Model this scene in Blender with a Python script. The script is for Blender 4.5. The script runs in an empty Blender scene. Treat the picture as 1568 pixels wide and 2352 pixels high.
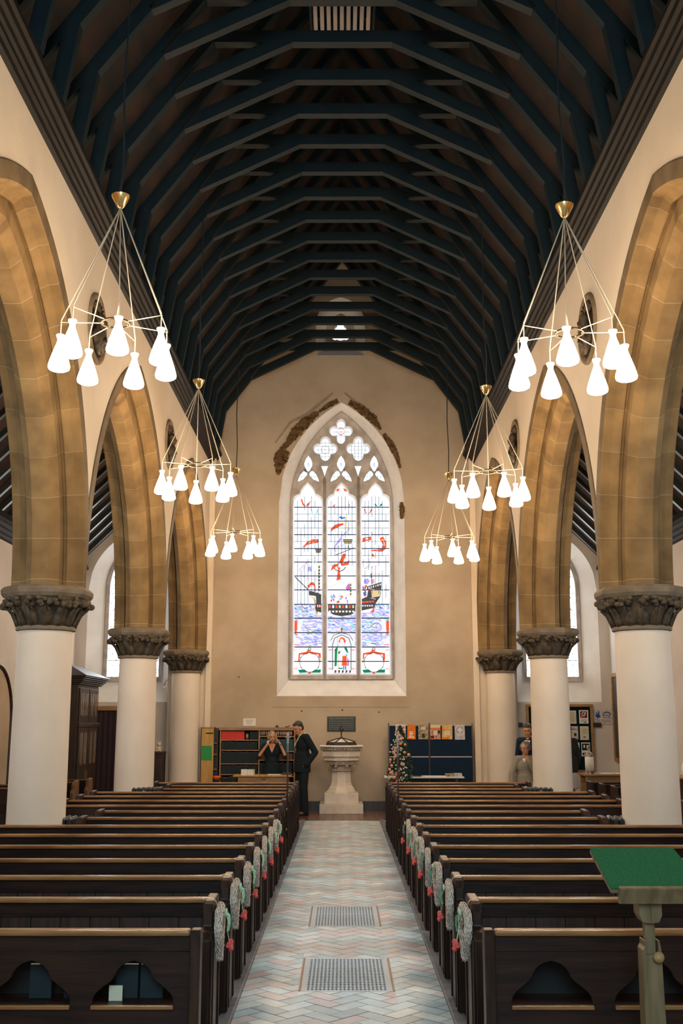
import bpy, math, random
from mathutils import Vector, Matrix, noise
random.seed(7)
S = bpy.context.scene
COL = S.collection
PI = math.pi
sin, cos, rad = math.sin, math.cos, math.radians

# ------------------------------------------------------------------ materials
def _nt(name):
    m = bpy.data.materials.new(name); m.use_nodes = True
    nt = m.node_tree; nt.nodes.clear()
    out = nt.nodes.new('ShaderNodeOutputMaterial')
    b = nt.nodes.new('ShaderNodeBsdfPrincipled')
    nt.links.new(b.outputs[0], out.inputs[0])
    return m, nt, b

def mat(name, col, col2=None, rough=.6, scale=4., spec=.5, bump=0., bscale=40., metal=0., stretch=(1,1,1), emit=None, estr=0., trans=0., detail=4., lo=.35, hi=.65, coat=0.):
    m, nt, b = _nt(name)
    b.inputs['Roughness'].default_value = rough
    b.inputs['Metallic'].default_value = metal
    b.inputs['Specular IOR Level'].default_value = spec
    b.inputs['Transmission Weight'].default_value = trans
    b.inputs['Coat Weight'].default_value = coat
    b.inputs['Base Color'].default_value = (*col, 1)
    if emit:
        b.inputs['Emission Color'].default_value = (*emit, 1); b.inputs['Emission Strength'].default_value = estr
    if col2 or bump:
        tc = nt.nodes.new('ShaderNodeTexCoord'); mp = nt.nodes.new('ShaderNodeMapping')
        mp.inputs['Scale'].default_value = stretch
        nt.links.new(tc.outputs['Object'], mp.inputs[0])
    if col2:
        n = nt.nodes.new('ShaderNodeTexNoise'); n.inputs['Scale'].default_value = scale; n.inputs['Detail'].default_value = detail
        r = nt.nodes.new('ShaderNodeValToRGB')
        r.color_ramp.elements[0].position = lo; r.color_ramp.elements[1].position = hi
        r.color_ramp.elements[0].color = (*col, 1); r.color_ramp.elements[1].color = (*col2, 1)
        nt.links.new(mp.outputs[0], n.inputs[0]); nt.links.new(n.outputs[0], r.inputs[0]); nt.links.new(r.outputs[0], b.inputs['Base Color'])
    if bump:
        n = nt.nodes.new('ShaderNodeTexNoise'); n.inputs['Scale'].default_value = bscale; n.inputs['Detail'].default_value = 3
        bp = nt.nodes.new('ShaderNodeBump'); bp.inputs['Strength'].default_value = bump; bp.inputs['Distance'].default_value = .02
        nt.links.new(mp.outputs[0], n.inputs[0]); nt.links.new(n.outputs[0], bp.inputs['Height']); nt.links.new(bp.outputs[0], b.inputs['Normal'])
    return m

def emission(name, col, s):
    m = bpy.data.materials.new(name); m.use_nodes = True
    nt = m.node_tree; nt.nodes.clear()
    out = nt.nodes.new('ShaderNodeOutputMaterial'); e = nt.nodes.new('ShaderNodeEmission')
    e.inputs[0].default_value = (*col, 1); e.inputs[1].default_value = s
    nt.links.new(e.outputs[0], out.inputs[0])
    return m

def stone_blocks(name, c1, c2, joint, bw, bh):
    """dressed stone whose courses follow the UVs of the moulding (u along the arch, v across it, metres)"""
    m, nt, b = _nt(name)
    b.inputs['Roughness'].default_value = .85; b.inputs['Specular IOR Level'].default_value = .25
    uv = nt.nodes.new('ShaderNodeUVMap'); br = nt.nodes.new('ShaderNodeTexBrick')
    br.inputs['Color1'].default_value = (*c1, 1); br.inputs['Color2'].default_value = (*c2, 1); br.inputs['Mortar'].default_value = (*joint, 1)
    br.inputs['Scale'].default_value = 1; br.inputs['Brick Width'].default_value = bw; br.inputs['Row Height'].default_value = bh
    br.inputs['Mortar Size'].default_value = .005; br.inputs['Mortar Smooth'].default_value = .4; br.offset = .37
    tc = nt.nodes.new('ShaderNodeTexCoord'); n = nt.nodes.new('ShaderNodeTexNoise'); n.inputs['Scale'].default_value = 3; n.inputs['Detail'].default_value = 6
    mx = nt.nodes.new('ShaderNodeMix'); mx.data_type = 'RGBA'; mx.blend_type = 'MULTIPLY'; mx.inputs[0].default_value = .75
    rp = nt.nodes.new('ShaderNodeValToRGB'); rp.color_ramp.elements[0].color = (.5,.46,.42,1); rp.color_ramp.elements[1].color = (1.25,1.2,1.1,1)
    rp.color_ramp.elements[0].position = .3; rp.color_ramp.elements[1].position = .7
    nt.links.new(uv.outputs[0], br.inputs[0]); nt.links.new(tc.outputs['Object'], n.inputs[0]); nt.links.new(n.outputs[0], rp.inputs[0])
    nt.links.new(br.outputs[0], mx.inputs[6]); nt.links.new(rp.outputs[0], mx.inputs[7]); nt.links.new(mx.outputs[2], b.inputs['Base Color'])
    return m

def attr_mat(name, rough, spec, bump=0., coat=0., mottle=.25):
    """colour from the per-face attribute 'tint'"""
    m, nt, b = _nt(name)
    b.inputs['Roughness'].default_value = rough; b.inputs['Specular IOR Level'].default_value = spec; b.inputs['Coat Weight'].default_value = coat
    a = nt.nodes.new('ShaderNodeAttribute'); a.attribute_name = 'tint'
    tc = nt.nodes.new('ShaderNodeTexCoord'); n = nt.nodes.new('ShaderNodeTexNoise'); n.inputs['Scale'].default_value = 9; n.inputs['Detail'].default_value = 6
    rp = nt.nodes.new('ShaderNodeValToRGB'); rp.color_ramp.elements[0].color = (1-mottle,)*3+(1,); rp.color_ramp.elements[1].color = (1+mottle*.4,)*3+(1,)
    rp.color_ramp.elements[0].position = .3; rp.color_ramp.elements[1].position = .65
    mx = nt.nodes.new('ShaderNodeMix'); mx.data_type = 'RGBA'; mx.blend_type = 'MULTIPLY'; mx.inputs[0].default_value = 1
    nt.links.new(tc.outputs['Object'], n.inputs[0]); nt.links.new(n.outputs[0], rp.inputs[0])
    nt.links.new(a.outputs[0], mx.inputs[6]); nt.links.new(rp.outputs[0], mx.inputs[7]); nt.links.new(mx.outputs[2], b.inputs['Base Color'])
    if bump:
        bp = nt.nodes.new('ShaderNodeBump'); bp.inputs['Strength'].default_value = bump; bp.inputs['Distance'].default_value = .01
        nt.links.new(n.outputs[0], bp.inputs['Height']); nt.links.new(bp.outputs[0], b.inputs['Normal'])
    return m

M = {}
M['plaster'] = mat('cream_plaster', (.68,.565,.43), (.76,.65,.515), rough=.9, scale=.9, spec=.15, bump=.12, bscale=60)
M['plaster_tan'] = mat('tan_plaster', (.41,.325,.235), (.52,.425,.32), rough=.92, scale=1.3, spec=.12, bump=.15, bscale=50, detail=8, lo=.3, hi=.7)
M['plaster_aisle'] = mat('aisle_plaster', (.60,.57,.545), (.68,.65,.625), rough=.92, scale=1.1, spec=.12, bump=.1, bscale=50)
M['white_paint'] = mat('white_limewash', (.72,.70,.67), (.82,.80,.77), rough=.85, scale=2.2, spec=.2, bump=.1, bscale=30)
M['shaft'] = mat('pale_column_paint', (.70,.605,.50), (.76,.665,.56), rough=.8, scale=1.5, spec=.2, bump=.05, bscale=50)
M['arch'] = stone_blocks('golden_stone', (.20,.13,.058), (.31,.208,.098), (.36,.275,.165), .46, 3.)
M['arch_face'] = stone_blocks('brown_face_stone', (.15,.108,.06), (.19,.135,.078), (.24,.18,.115), .46, 3.)
M['capital'] = mat('dark_carved_stone', (.055,.042,.03), (.13,.097,.06), rough=.85, scale=14, spec=.25, bump=.3, bscale=70)
M['abacus'] = mat('grey_brown_stone', (.15,.115,.08), (.21,.165,.115), rough=.85, scale=8, spec=.25, bump=.15)
M['tracery'] = mat('weathered_tracery_stone', (.36,.32,.30), (.56,.52,.49), rough=.9, scale=5, spec=.15, bump=.2, bscale=40, detail=8)
M['splay'] = mat('limewashed_reveal', (.74,.735,.745), (.84,.835,.845), rough=.9, scale=3, spec=.15, bump=.15, bscale=30)
M['bare_stone'] = mat('bare_brown_stone', (.055,.034,.018), (.20,.115,.05), rough=.95, scale=13, spec=.15, bump=.6, bscale=45, detail=8)
M['crack'] = mat('plaster_stain', (.27,.21,.155), (.36,.285,.215), rough=.95, scale=9, spec=.1)
M['timber'] = mat('dark_roof_timber', (.0055,.014,.018), (.011,.018,.021), rough=.6, scale=3, spec=.22, stretch=(1,6,1), bump=.1, bscale=20)  # teal base colour stands in for the cool tint of roof shade
M['aisle_timber'] = mat('window_lit_aisle_timber', (.020,.026,.025), (.04,.042,.036), rough=.35, scale=4, spec=.6)  # lighter greenish tone paints window light onto the rafters
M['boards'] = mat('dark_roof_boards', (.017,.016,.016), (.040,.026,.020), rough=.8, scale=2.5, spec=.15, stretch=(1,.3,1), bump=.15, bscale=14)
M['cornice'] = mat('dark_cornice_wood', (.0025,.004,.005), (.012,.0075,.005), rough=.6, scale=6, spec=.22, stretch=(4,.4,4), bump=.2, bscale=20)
M['pew'] = mat('dark_pew_wood', (.013,.0065,.006), (.034,.014,.009), rough=.36, scale=5, spec=.3, stretch=(.5,5,5), bump=.06, bscale=18)
M['pew_end'] = mat('dark_pew_end_wood', (.018,.0095,.0075), (.046,.021,.013), rough=.4, scale=6, spec=.22, stretch=(5,5,.6), bump=.06, bscale=18)
M['pew_rail'] = mat('worn_pew_rail', (.20,.080,.026), (.38,.185,.068), rough=.24, scale=3, spec=.55, stretch=(.8,6,6), bump=.08, bscale=20)
M['pew_slat'] = mat('pew_plank', (.026,.012,.009), (.060,.026,.017), rough=.45, scale=5, spec=.4, stretch=(6,6,.6))
M['pew_shadow'] = mat('shaded_pew_wood', (.012,.012,.012), (.024,.018,.014), rough=.6, scale=5, spec=.3)  # darker copy of the pew wood, shade of the recesses in its colour
M['aisle_pew'] = mat('brown_side_pew_wood', (.115,.056,.026), (.19,.10,.048), rough=.42, scale=5, spec=.45, stretch=(4,4,.6))
M['oak'] = mat('oak_wood', (.26,.145,.058), (.38,.225,.098), rough=.5, scale=4, spec=.4, stretch=(1,1,5), bump=.05)
M['oak_yellow'] = mat('yellow_oak_veneer', (.44,.24,.055), (.56,.33,.09), rough=.5, scale=4, spec=.4, stretch=(6,6,.5))
M['lectern_wood'] = mat('olive_oak_wood', (.13,.09,.045), (.21,.15,.08), rough=.5, scale=5, spec=.4, stretch=(5,5,.6))
M['dark_wood'] = mat('very_dark_wood', (.022,.013,.010), (.048,.026,.018), rough=.4, scale=5, spec=.5, stretch=(5,5,.6))
M['black_iron'] = mat('black_iron', (.012,.018,.020), (.022,.026,.028), rough=.4, scale=12, spec=.5)
M['brass'] = mat('polished_brass', (.78,.55,.24), rough=.22, metal=1)
M['wire'] = mat('pale_gold_wire', (.78,.66,.50), rough=.5, metal=.0, spec=.6)
M['ring'] = mat('dark_bronze_ring', (.05,.035,.022), rough=.35, metal=.7)
M['shade'] = mat('glowing_opal_glass', (.9,.85,.78), rough=.3, emit=(1.,.72,.45), estr=57.)
M['shade_neck'] = mat('glowing_opal_glass_neck', (.88,.85,.80), rough=.25, emit=(1.,.80,.58), estr=.55)  # faint emission puts lamp glow into the neck glass
M['font'] = mat('white_font_stone', (.64,.56,.48), (.74,.67,.59), rough=.7, scale=5, spec=.3, bump=.12, bscale=40)
M['font_carve'] = mat('stained_carved_stone', (.36,.28,.21), (.58,.49,.40), rough=.8, scale=18, spec=.25, bump=.4, bscale=60)
M['bronze'] = mat('dark_bronze_plate', (.020,.030,.030), (.035,.045,.043), rough=.5, metal=.4, scale=30, spec=.5)
M['bronze_text'] = mat('worn_bronze_lettering', (.20,.18,.14), rough=.5, metal=.3)
M['navy_felt'] = mat('navy_felt', (.008,.020,.042), (.012,.026,.052), rough=.95, scale=60, spec=.1)
M['green_felt'] = mat('dark_green_felt', (.003,.014,.020), rough=.95, spec=.1)
M['alu'] = mat('dull_aluminium', (.34,.31,.29), rough=.4, metal=.6)
M['white'] = mat('white_card', (.80,.77,.72), rough=.7, spec=.2)
M['cream_paper'] = mat('cream_paper', (.66,.62,.48), rough=.8, spec=.2)
M['print'] = mat('grey_print', (.28,.26,.24), rough=.8, spec=.1)
M['ink_dark'] = mat('dark_print', (.03,.05,.05), rough=.8, spec=.1)
M['ink_blue'] = mat('blue_print', (.02,.08,.32), rough=.7, spec=.1)
M['ink_red'] = mat('maroon_print', (.16,.02,.035), rough=.7, spec=.1)
M['ink_orange'] = mat('orange_print', (.75,.14,.02), (.80,.24,.03), rough=.7, spec=.1, scale=20)
M['ink_gold'] = mat('gold_print', (.62,.26,.04), (.75,.55,.25), rough=.7, spec=.1, scale=9)
M['ink_tan'] = mat('tan_print', (.16,.12,.07), (.55,.45,.29), rough=.7, spec=.1, scale=22)
M['ink_rust'] = mat('rust_print', (.35,.09,.04), (.72,.55,.45), rough=.7, spec=.1, scale=25)
M['ink_pale'] = mat('pale_print', (.42,.40,.42), (.66,.64,.64), rough=.7, spec=.1, scale=16)
M['green_cloth'] = mat('green_baize', (.018,.11,.045), (.028,.14,.06), rough=.95, scale=90, spec=.1)
M['green_card'] = mat('green_card', (.035,.30,.085), rough=.7, spec=.2)
M['orange'] = mat('orange_plastic', (.75,.11,.02), rough=.45)
M['book_red'] = mat('red_book_cloth', (.62,.035,.022), (.72,.05,.03), rough=.65, scale=20)
M['book_dark'] = mat('dark_teal_book_cloth', (.004,.012,.016), (.007,.018,.023), rough=.75, scale=6)
M['book_brown'] = mat('brown_book_cloth', (.075,.030,.022), rough=.6)
M['book_teal'] = mat('teal_book_cloth', (.010,.060,.075), rough=.65)
M['spine_label'] = mat('pale_spine_label', (.42,.27,.18), rough=.7)
M['pages'] = mat('page_edges', (.70,.66,.58), rough=.8)
M['skin'] = mat('skin', (.56,.27,.145), rough=.5, spec=.35)
M['skin_pale'] = mat('pale_skin', (.60,.33,.21), rough=.5, spec=.35)
M['hair_dark'] = mat('dark_hair', (.014,.016,.018), (.045,.042,.040), rough=.45, scale=40, stretch=(1,1,.3))
M['hair_blonde'] = mat('ash_blonde_hair', (.16,.13,.095), (.40,.34,.27), rough=.45, scale=30, stretch=(1,1,.25))
M['hair_grey'] = mat('dark_greying_hair', (.035,.035,.038), (.16,.16,.165), rough=.45, scale=22, stretch=(1,1,.4))
M['suit'] = mat('black_suit_cloth', (.008,.014,.018), (.012,.019,.024), rough=.85, scale=50, spec=.2)
M['navy_suit'] = mat('navy_suit_cloth', (.010,.020,.038), rough=.85, spec=.2)
M['shirt'] = mat('white_shirt', (.75,.70,.66), rough=.8)
M['dress'] = mat('black_dress_cloth', (.008,.016,.021), (.012,.021,.027), rough=.85, scale=40, spec=.2)
M['beige_cloth'] = mat('beige_grey_wool', (.235,.205,.155), (.31,.27,.21), rough=.9, scale=60, spec=.15)
M['white_cloth'] = mat('white_skirt_cloth', (.68,.69,.71), rough=.85)
M['dark_print_cloth'] = mat('black_flecked_cloth', (.010,.016,.018), (.16,.16,.16), rough=.85, scale=70, lo=.62, hi=.72)
M['eye'] = mat('dark_eye', (.02,.015,.012), rough=.2)
M['lips'] = mat('lips', (.42,.13,.09), rough=.5)
M['kerb'] = mat('grey_kerb_stone', (.10,.115,.145), (.19,.205,.25), rough=.5, scale=9, spec=.4, bump=.15)
M['terracotta'] = mat('terracotta_floor', (.15,.062,.035), (.24,.105,.06), rough=.5, scale=6, spec=.4)
M['red_tile'] = attr_mat('red_quarry_tiles', .26, .6)
M['tiles'] = attr_mat('aisle_tiles', .30, 1., coat=.0, mottle=.12)
M['grout'] = mat('dark_grout', (.13,.085,.075), rough=.9)
M['grate'] = mat('pale_painted_iron', (.50,.60,.70), rough=.35, spec=.5)
M['grate_hole'] = mat('duct_darkness', (.006,.010,.022), rough=.9)
M['brass_edge'] = mat('worn_brass_edge', (.32,.19,.10), rough=.4, metal=.6)
M['wicker'] = mat('whitewashed_wicker', (.46,.34,.27), (.76,.645,.55), rough=.9, scale=70, lo=.42, hi=.58, detail=2)
M['ribbon_green'] = mat('mint_ribbon', (.36,.62,.42), rough=.45)
M['ribbon_pale'] = mat('pale_sheer_ribbon', (.60,.55,.47), rough=.45)
M['ribbon_peach'] = mat('peach_ribbon', (.70,.36,.24), rough=.45)
M['flower_red'] = mat('coral_red_silk', (.62,.05,.045), (.78,.14,.12), rough=.7, scale=40)
M['rose'] = mat('peach_rose_petals', (.72,.27,.13), (.82,.42,.26), rough=.6, scale=40)
M['blossom'] = mat('white_blossom', (.66,.62,.58), rough=.7)
M['leaf'] = mat('dark_green_leaves', (.010,.035,.018), (.035,.085,.035), rough=.55, scale=30)
M['clear'] = mat('clear_acrylic', (.9,.93,.95), rough=.05, trans=.92, spec=.5)
M['skylight'] = emission('daylit_glass', (.87,.95,1.), 1.45)
M['skylight_low'] = emission('daylit_leaded_glass', (.90,.96,1.), 5.)
M['east_fill_glow'] = emission('added_east_fill_glass', (.54,.84,1.), 13.)  # cool fill light from an added window behind the camera
M['skylight_side'] = emission('daylit_side_glass', (.86,.94,1.), 11.)
M['lead'] = mat('lead_cames', (.045,.045,.055), rough=.6)
M['medal'] = mat('dark_carved_oak', (.030,.022,.016), (.13,.088,.045), rough=.6, scale=10, spec=.35, bump=.35, bscale=35)
M['medal_rim'] = mat('brown_stone_rim', (.17,.115,.06), (.25,.175,.095), rough=.8, scale=8)
M['curtain'] = mat('dark_plum_curtain', (.020,.012,.018), (.035,.018,.026), rough=.9, scale=20, stretch=(6,6,.3))
M['pane_dark'] = mat('old_window_glass', (.10,.10,.11), rough=.08, spec=.8)
M['purple_board'] = mat('matte_dark_board', (.035,.034,.036), (.055,.05,.05), rough=.5, scale=4, spec=.5)
M['doll'] = mat('cream_plush', (.62,.50,.38), (.72,.62,.5), rough=.95, scale=30)
M['urn_white'] = mat('white_enamel', (.80,.78,.75), rough=.3)

# ------------------------------------------------------------------ mesh builder
class MB:
    def __init__(s): s.v=[]; s.f=[]; s.uv={}; s.tint={}
    def add(s, vs, fs):
        o = len(s.v); s.v += [tuple(v) for v in vs]; s.f += [tuple(i+o for i in f) for f in fs]; return o
    def box(s, x0,x1,y0,y1,z0,z1):
        s.add([(x0,y0,z0),(x1,y0,z0),(x1,y1,z0),(x0,y1,z0),(x0,y0,z1),(x1,y0,z1),(x1,y1,z1),(x0,y1,z1)],
              [(0,3,2,1),(4,5,6,7),(0,1,5,4),(1,2,6,5),(2,3,7,6),(3,0,4,7)]); return s
    def prism(s, pts, fn, a, b):
        """2-D outline pts swept between fn(p, q, a) and fn(p, q, b)"""
        n = len(pts)
        vs = [fn(p[0],p[1],a) for p in pts] + [fn(p[0],p[1],b) for p in pts]
        s.add(vs, [tuple(range(n))[::-1], tuple(range(n,2*n))] + [(i,(i+1)%n,n+(i+1)%n,n+i) for i in range(n)]); return s
    def quad(s, a,b,c,d): s.add([a,b,c,d],[(0,1,2,3)]); return s
    def loft(s, rings, closed=True, cap0=True, cap1=True):
        n = len(rings[0]); o = len(s.v)
        for r in rings: s.v += [tuple(p) for p in r]
        for k in range(len(rings)-1):
            for i in range(n if closed else n-1):
                j = (i+1)%n
                s.f.append((o+k*n+i, o+k*n+j, o+(k+1)*n+j, o+(k+1)*n+i))
        if cap0: s.f.append(tuple(o+i for i in range(n))[::-1])
        if cap1: s.f.append(tuple(o+(len(rings)-1)*n+i for i in range(n)))
        return s
    def lathe(s, prof, n=24, c=(0,0,0), squash=(1,1), ph=0.):
        rings = [[(c[0]+r*squash[0]*cos(ph+2*PI*i/n), c[1]+r*squash[1]*sin(ph+2*PI*i/n), c[2]+z) for i in range(n)] for r,z in prof]
        return s.loft(rings)
    def tube(s, path, r, n=8, closed=False):
        P = [Vector(p) for p in path]; m = len(P)
        rs = r if isinstance(r,(list,tuple)) else [r]*m
        rings = []; up = None
        for i in range(m):
            if closed: d = P[(i+1)%m]-P[i-1]
            else: d = P[min(i+1,m-1)]-P[max(i-1,0)]
            d.normalize()
            if up is None:
                up = Vector((0,0,1)) if abs(d.z)<.9 else Vector((0,1,0))
            u = (up - d*up.dot(d)).normalized(); w = d.cross(u); up = u
            rings.append([P[i]+(u*cos(2*PI*k/n)+w*sin(2*PI*k/n))*rs[i] for k in range(n)])
        if closed: rings.append(rings[0]); return s.loft(rings, True, False, False)
        return s.loft(rings)
    def ell(s, c, r, rot=None, nu=16, nv=10):
        rings = []
        R = rot or Matrix.Identity(3); c = Vector(c)
        for j in range(nv+1):
            t = -PI/2 + PI*j/nv; q = max(cos(t),1e-3)
            rings.append([c + R@Vector((r[0]*q*cos(2*PI*i/nu), r[1]*q*sin(2*PI*i/nu), r[2]*sin(t))) for i in range(nu)])
        return s.loft(rings)
    def capsule(s, p0, p1, r0, r1, n=14):
        p0, p1 = Vector(p0), Vector(p1); d = (p1-p0).normalized()
        u = d.orthogonal().normalized(); w = d.cross(u); rings = []
        for t in (-80,-45,-15): rings.append((p0+d*r0*sin(rad(t)), r0*cos(rad(t))))
        rings.append((p0,r0)); rings.append(((p0+p1)/2,(r0+r1)/2)); rings.append((p1,r1))
        for t in (15,45,80): rings.append((p1+d*r1*sin(rad(t)), r1*cos(rad(t))))
        return s.loft([[c+(u*cos(2*PI*k/n)+w*sin(2*PI*k/n))*q for k in range(n)] for c,q in rings])
    def obar(s, p0, p1, w, h, up=(0,0,1)):
        """rectangular bar from p0 to p1, w wide across, h tall along up"""
        p0,p1 = Vector(p0),Vector(p1); d=(p1-p0).normalized(); u=Vector(up); u=(u-d*u.dot(d)).normalized(); x=d.cross(u)
        q=[x*w/2+u*h/2, -x*w/2+u*h/2, -x*w/2-u*h/2, x*w/2-u*h/2]
        return s.loft([[p0+k for k in q],[p1+k for k in q]])
    def build(s, name, m, parent=None, smooth=False, bevel=0., recalc=True, angle=None):
        me = bpy.data.meshes.new(name); me.from_pydata(s.v, [], s.f); me.update()
        if recalc:
            import bmesh
            bm = bmesh.new(); bm.from_mesh(me); bmesh.ops.recalc_face_normals(bm, faces=bm.faces); bm.to_mesh(me); bm.free()
        if s.uv:
            L = me.uv_layers.new(name='UVMap')
            for p in me.polygons:
                for li in p.loop_indices: L.data[li].uv = s.uv.get(me.loops[li].vertex_index, (0,0))
        if s.tint:
            a = me.attributes.new('tint','FLOAT_COLOR','FACE')
            for i in range(len(me.polygons)): a.data[i].color = (*s.tint.get(i,(.5,.5,.5)),1)
        o = bpy.data.objects.new(name, me); COL.objects.link(o)
        if m: me.materials.append(m)
        if parent: o.parent = parent
        if smooth:
            for p in me.polygons: p.use_smooth = True
        if bevel:
            b = o.modifiers.new('bevel','BEVEL'); b.width = bevel; b.segments = 2; b.limit_method = 'ANGLE'; b.angle_limit = rad(40)
        if angle:
            me.polygons.foreach_set('use_smooth',[True]*len(me.polygons))
            me.set_sharp_from_angle(angle=rad(angle))
        return o

def B(*boxes):
    b = MB()
    for q in boxes: b.box(*q)
    return b

def tag(o, label=None, cat=None, group=None, kind=None):
    if label: o['label'] = label
    if cat: o['category'] = cat
    if group: o['group'] = group
    if kind: o['kind'] = kind
    return o
def thing(name, label, cat, loc=(0,0,0), rz=0., group=None):
    o = bpy.data.objects.new(name, None); COL.objects.link(o); o.empty_display_size = .1
    o.location = loc; o.rotation_euler = (0,0,rz)
    return tag(o, label, cat, group)
def struct(o): o['kind'] = 'structure'; return o
def copy_tree(o, parent=None):
    c = o.copy(); COL.objects.link(c); c.parent = parent
    for ch in list(o.children): copy_tree(ch, c)
    return c
ORD = 'first second third fourth fifth sixth seventh eighth ninth tenth eleventh twelfth thirteenth fourteenth fifteenth sixteenth seventeenth eighteenth nineteenth twentieth twenty-first'.split()

# ------------------------------------------------------------------ the building, in metres (x across, y along the nave to the west, z up)
WY = 21.95          # west wall
FX, CX, BX = 2.74, 3.12, 3.50   # nave face, centre and aisle face of the arcade walls
BAY = 5.2; COLY = [6.1, 11.3, 16.5, 21.7]
ZC = 3.11           # top of the capitals
AX = 5.45           # aisle outer walls
RID = 11.45; RSL = 1.37   # ridge and slope of the nave rafters' undersides
def roofz(x): return RID - RSL*abs(x)
def leanz(x): return 10.27 - abs(x)
# ------------------------------------------------------------------ shell
def pointed(c, half, z0, zs, rise, n=14):
    """outline of a pointed opening, bottom-left over the apex to bottom-right"""
    R = (half*half+rise*rise)/(2*half); a0 = math.atan2(rise, R-half)
    L = [(c-half, z0)]
    pts = []
    for i in range(n+1):
        a = a0*i/n
        pts.append((R-half-R*cos(a), zs+R*sin(a)))
    L += [(c+p, z) for p,z in pts]
    L += [(c-p, z) for p,z in reversed(pts[:-1])]
    L.append((c+half, z0)); return L
def arch_top(x, c, half, zs, rise):
    R = (half*half+rise*rise)/(2*half); d = abs(x-c)+R-half
    return zs+math.sqrt(max(R*R-d*d,0))

def wall_grid(xs, bottom, top, holes, put):
    """wall in a plane: columns of quads between floor and top that leave the holes open. holes: (x0,x1,zbottom fn,ztop fn)"""
    mb = MB(); e = 1e-6
    def spans(x, mid):
        z = bottom; out = []
        for h in sorted([h for h in holes if h[0] < mid < h[1]], key=lambda h: h[2](mid)):
            out.append((z, h[2](x))); z = h[3](x)
        out.append((z, top(x))); return out
    xs = sorted(set(round(x,5) for x in xs))
    for a,b in zip(xs, xs[1:]):
        m = (a+b)/2
        for (p,q),(r,t) in zip(spans(a+e,m), spans(b-e,m)):
            if q-p < 1e-4 and t-r < 1e-4: continue
            mb.quad(put(a,p), put(b,r), put(b,max(t,r)), put(a,max(q,p)))
    return mb

# --- arcade walls with three pointed arches each side
A0, AH = 2.73, 3.36           # half span and rise of the outermost arch edge
def arcade(sx, name):
    def holes_for(): return [(c-2.6, c+2.6, (lambda x: 0.), (lambda x, c=c: arch_top(x, c, A0, ZC, AH))) for c in (8.7,13.9,19.1)]
    ys = [-3.5, 6.1, 21.7, WY] + [c-2.6+5.2*i/36 for c in (8.7,13.9,19.1) for i in range(37)]
    top = lambda y: 7.5
    mb = MB()
    for X in (FX, BX):
        g = wall_grid(ys, 0., top, holes_for(), lambda y,z,X=X: (sx*X, y, z))
        mb.add(g.v, g.f)
    mb.quad((sx*FX,-3.5,7.5),(sx*BX,-3.5,7.5),(sx*BX,WY,7.5),(sx*FX,WY,7.5))
    o = mb.build(name, M['plaster'], recalc=False); struct(o)
    # solid jamb of the first bay and the pilaster against the west wall
    b = B((sx*FX,sx*BX,6.09,6.1,0,4.1),); b.build('jamb', M['plaster'], o)
    p = B((sx*2.63,sx*FX,21.66,WY,0,7.2),(sx*FX,sx*BX,21.74,WY,0,4.2))
    p.build('pilaster', M['plaster'], o)
    return o
arcade(-1,'wall_left'); arcade(1,'wall_right')

# moulding of the arches: (across the wall from its centre line, depth inside the outer edge)
PROF = [(.385,-.0),(.392,.015),(.388,.165),(.375,.182),(.295,.197),(.228,.252),(.214,.254),(.209,.215),(.176,.215),(.171,.30),(.174,.385),(.156,.402),(.085,.492),(.0,.496)]
PROF = PROF + [(-a,b) for a,b in reversed(PROF[:-1])]
def stone_arch(sx, c, k0=0, k1=99):
    mb = MB(); R0 = (A0*A0+AH*AH)/(2*A0); n = 30
    rows = []; uvs = []
    vlen = [0.]
    for (a,b),(a2,b2) in zip(PROF, PROF[1:]): vlen.append(vlen[-1]+math.hypot(a-a2,b-b2))
    for side in (-1,1):
        PK = list(enumerate(PROF))[k0:k1]
        rng = range(n+1) if side<0 else range(n-1,-1,-1)
        for i in rng:
            row = []; uv = []
            for k,(px,d) in PK:
                R = R0-d; cc = R0-A0; am = math.acos(cc/R)
                a = am*i/n
                off = R*cos(a)-cc; off = min(off, 2.602)
                row.append((sx*(CX-px), c+side*off, ZC-.0+R*sin(a)))
                uv.append(((R0-.2)*a if side<0 else 9.1-(R0-.2)*a, vlen[k]))
            rows.append(row); uvs.append(uv)
    o = len(mb.v)
    mb.loft(rows, closed=False, cap0=False, cap1=False)
    i = o
    for uv in uvs:
        for u in uv: mb.uv[i] = u; i += 1
    return mb
for sx, side in ((-1,'bookcase side'),(1,'lectern side')):
    for c, w in zip((8.7,13.9,19.1),('nearest the camera','middle of the three','farthest, next to the west wall')):
        o = stone_arch(sx,c,2,-2).build('stone_arch', M['arch'], recalc=True, angle=25)
        stone_arch(sx,c,0,3).build('face_band', M['arch_face'], o, angle=25); stone_arch(sx,c,len(PROF)-3,99).build('face_band', M['arch_face'], o, angle=25)
        tag(o, f'golden stone pointed arch of the arcade, {side}, {w}', 'arch', 'stone arches of the two arcades')

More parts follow.
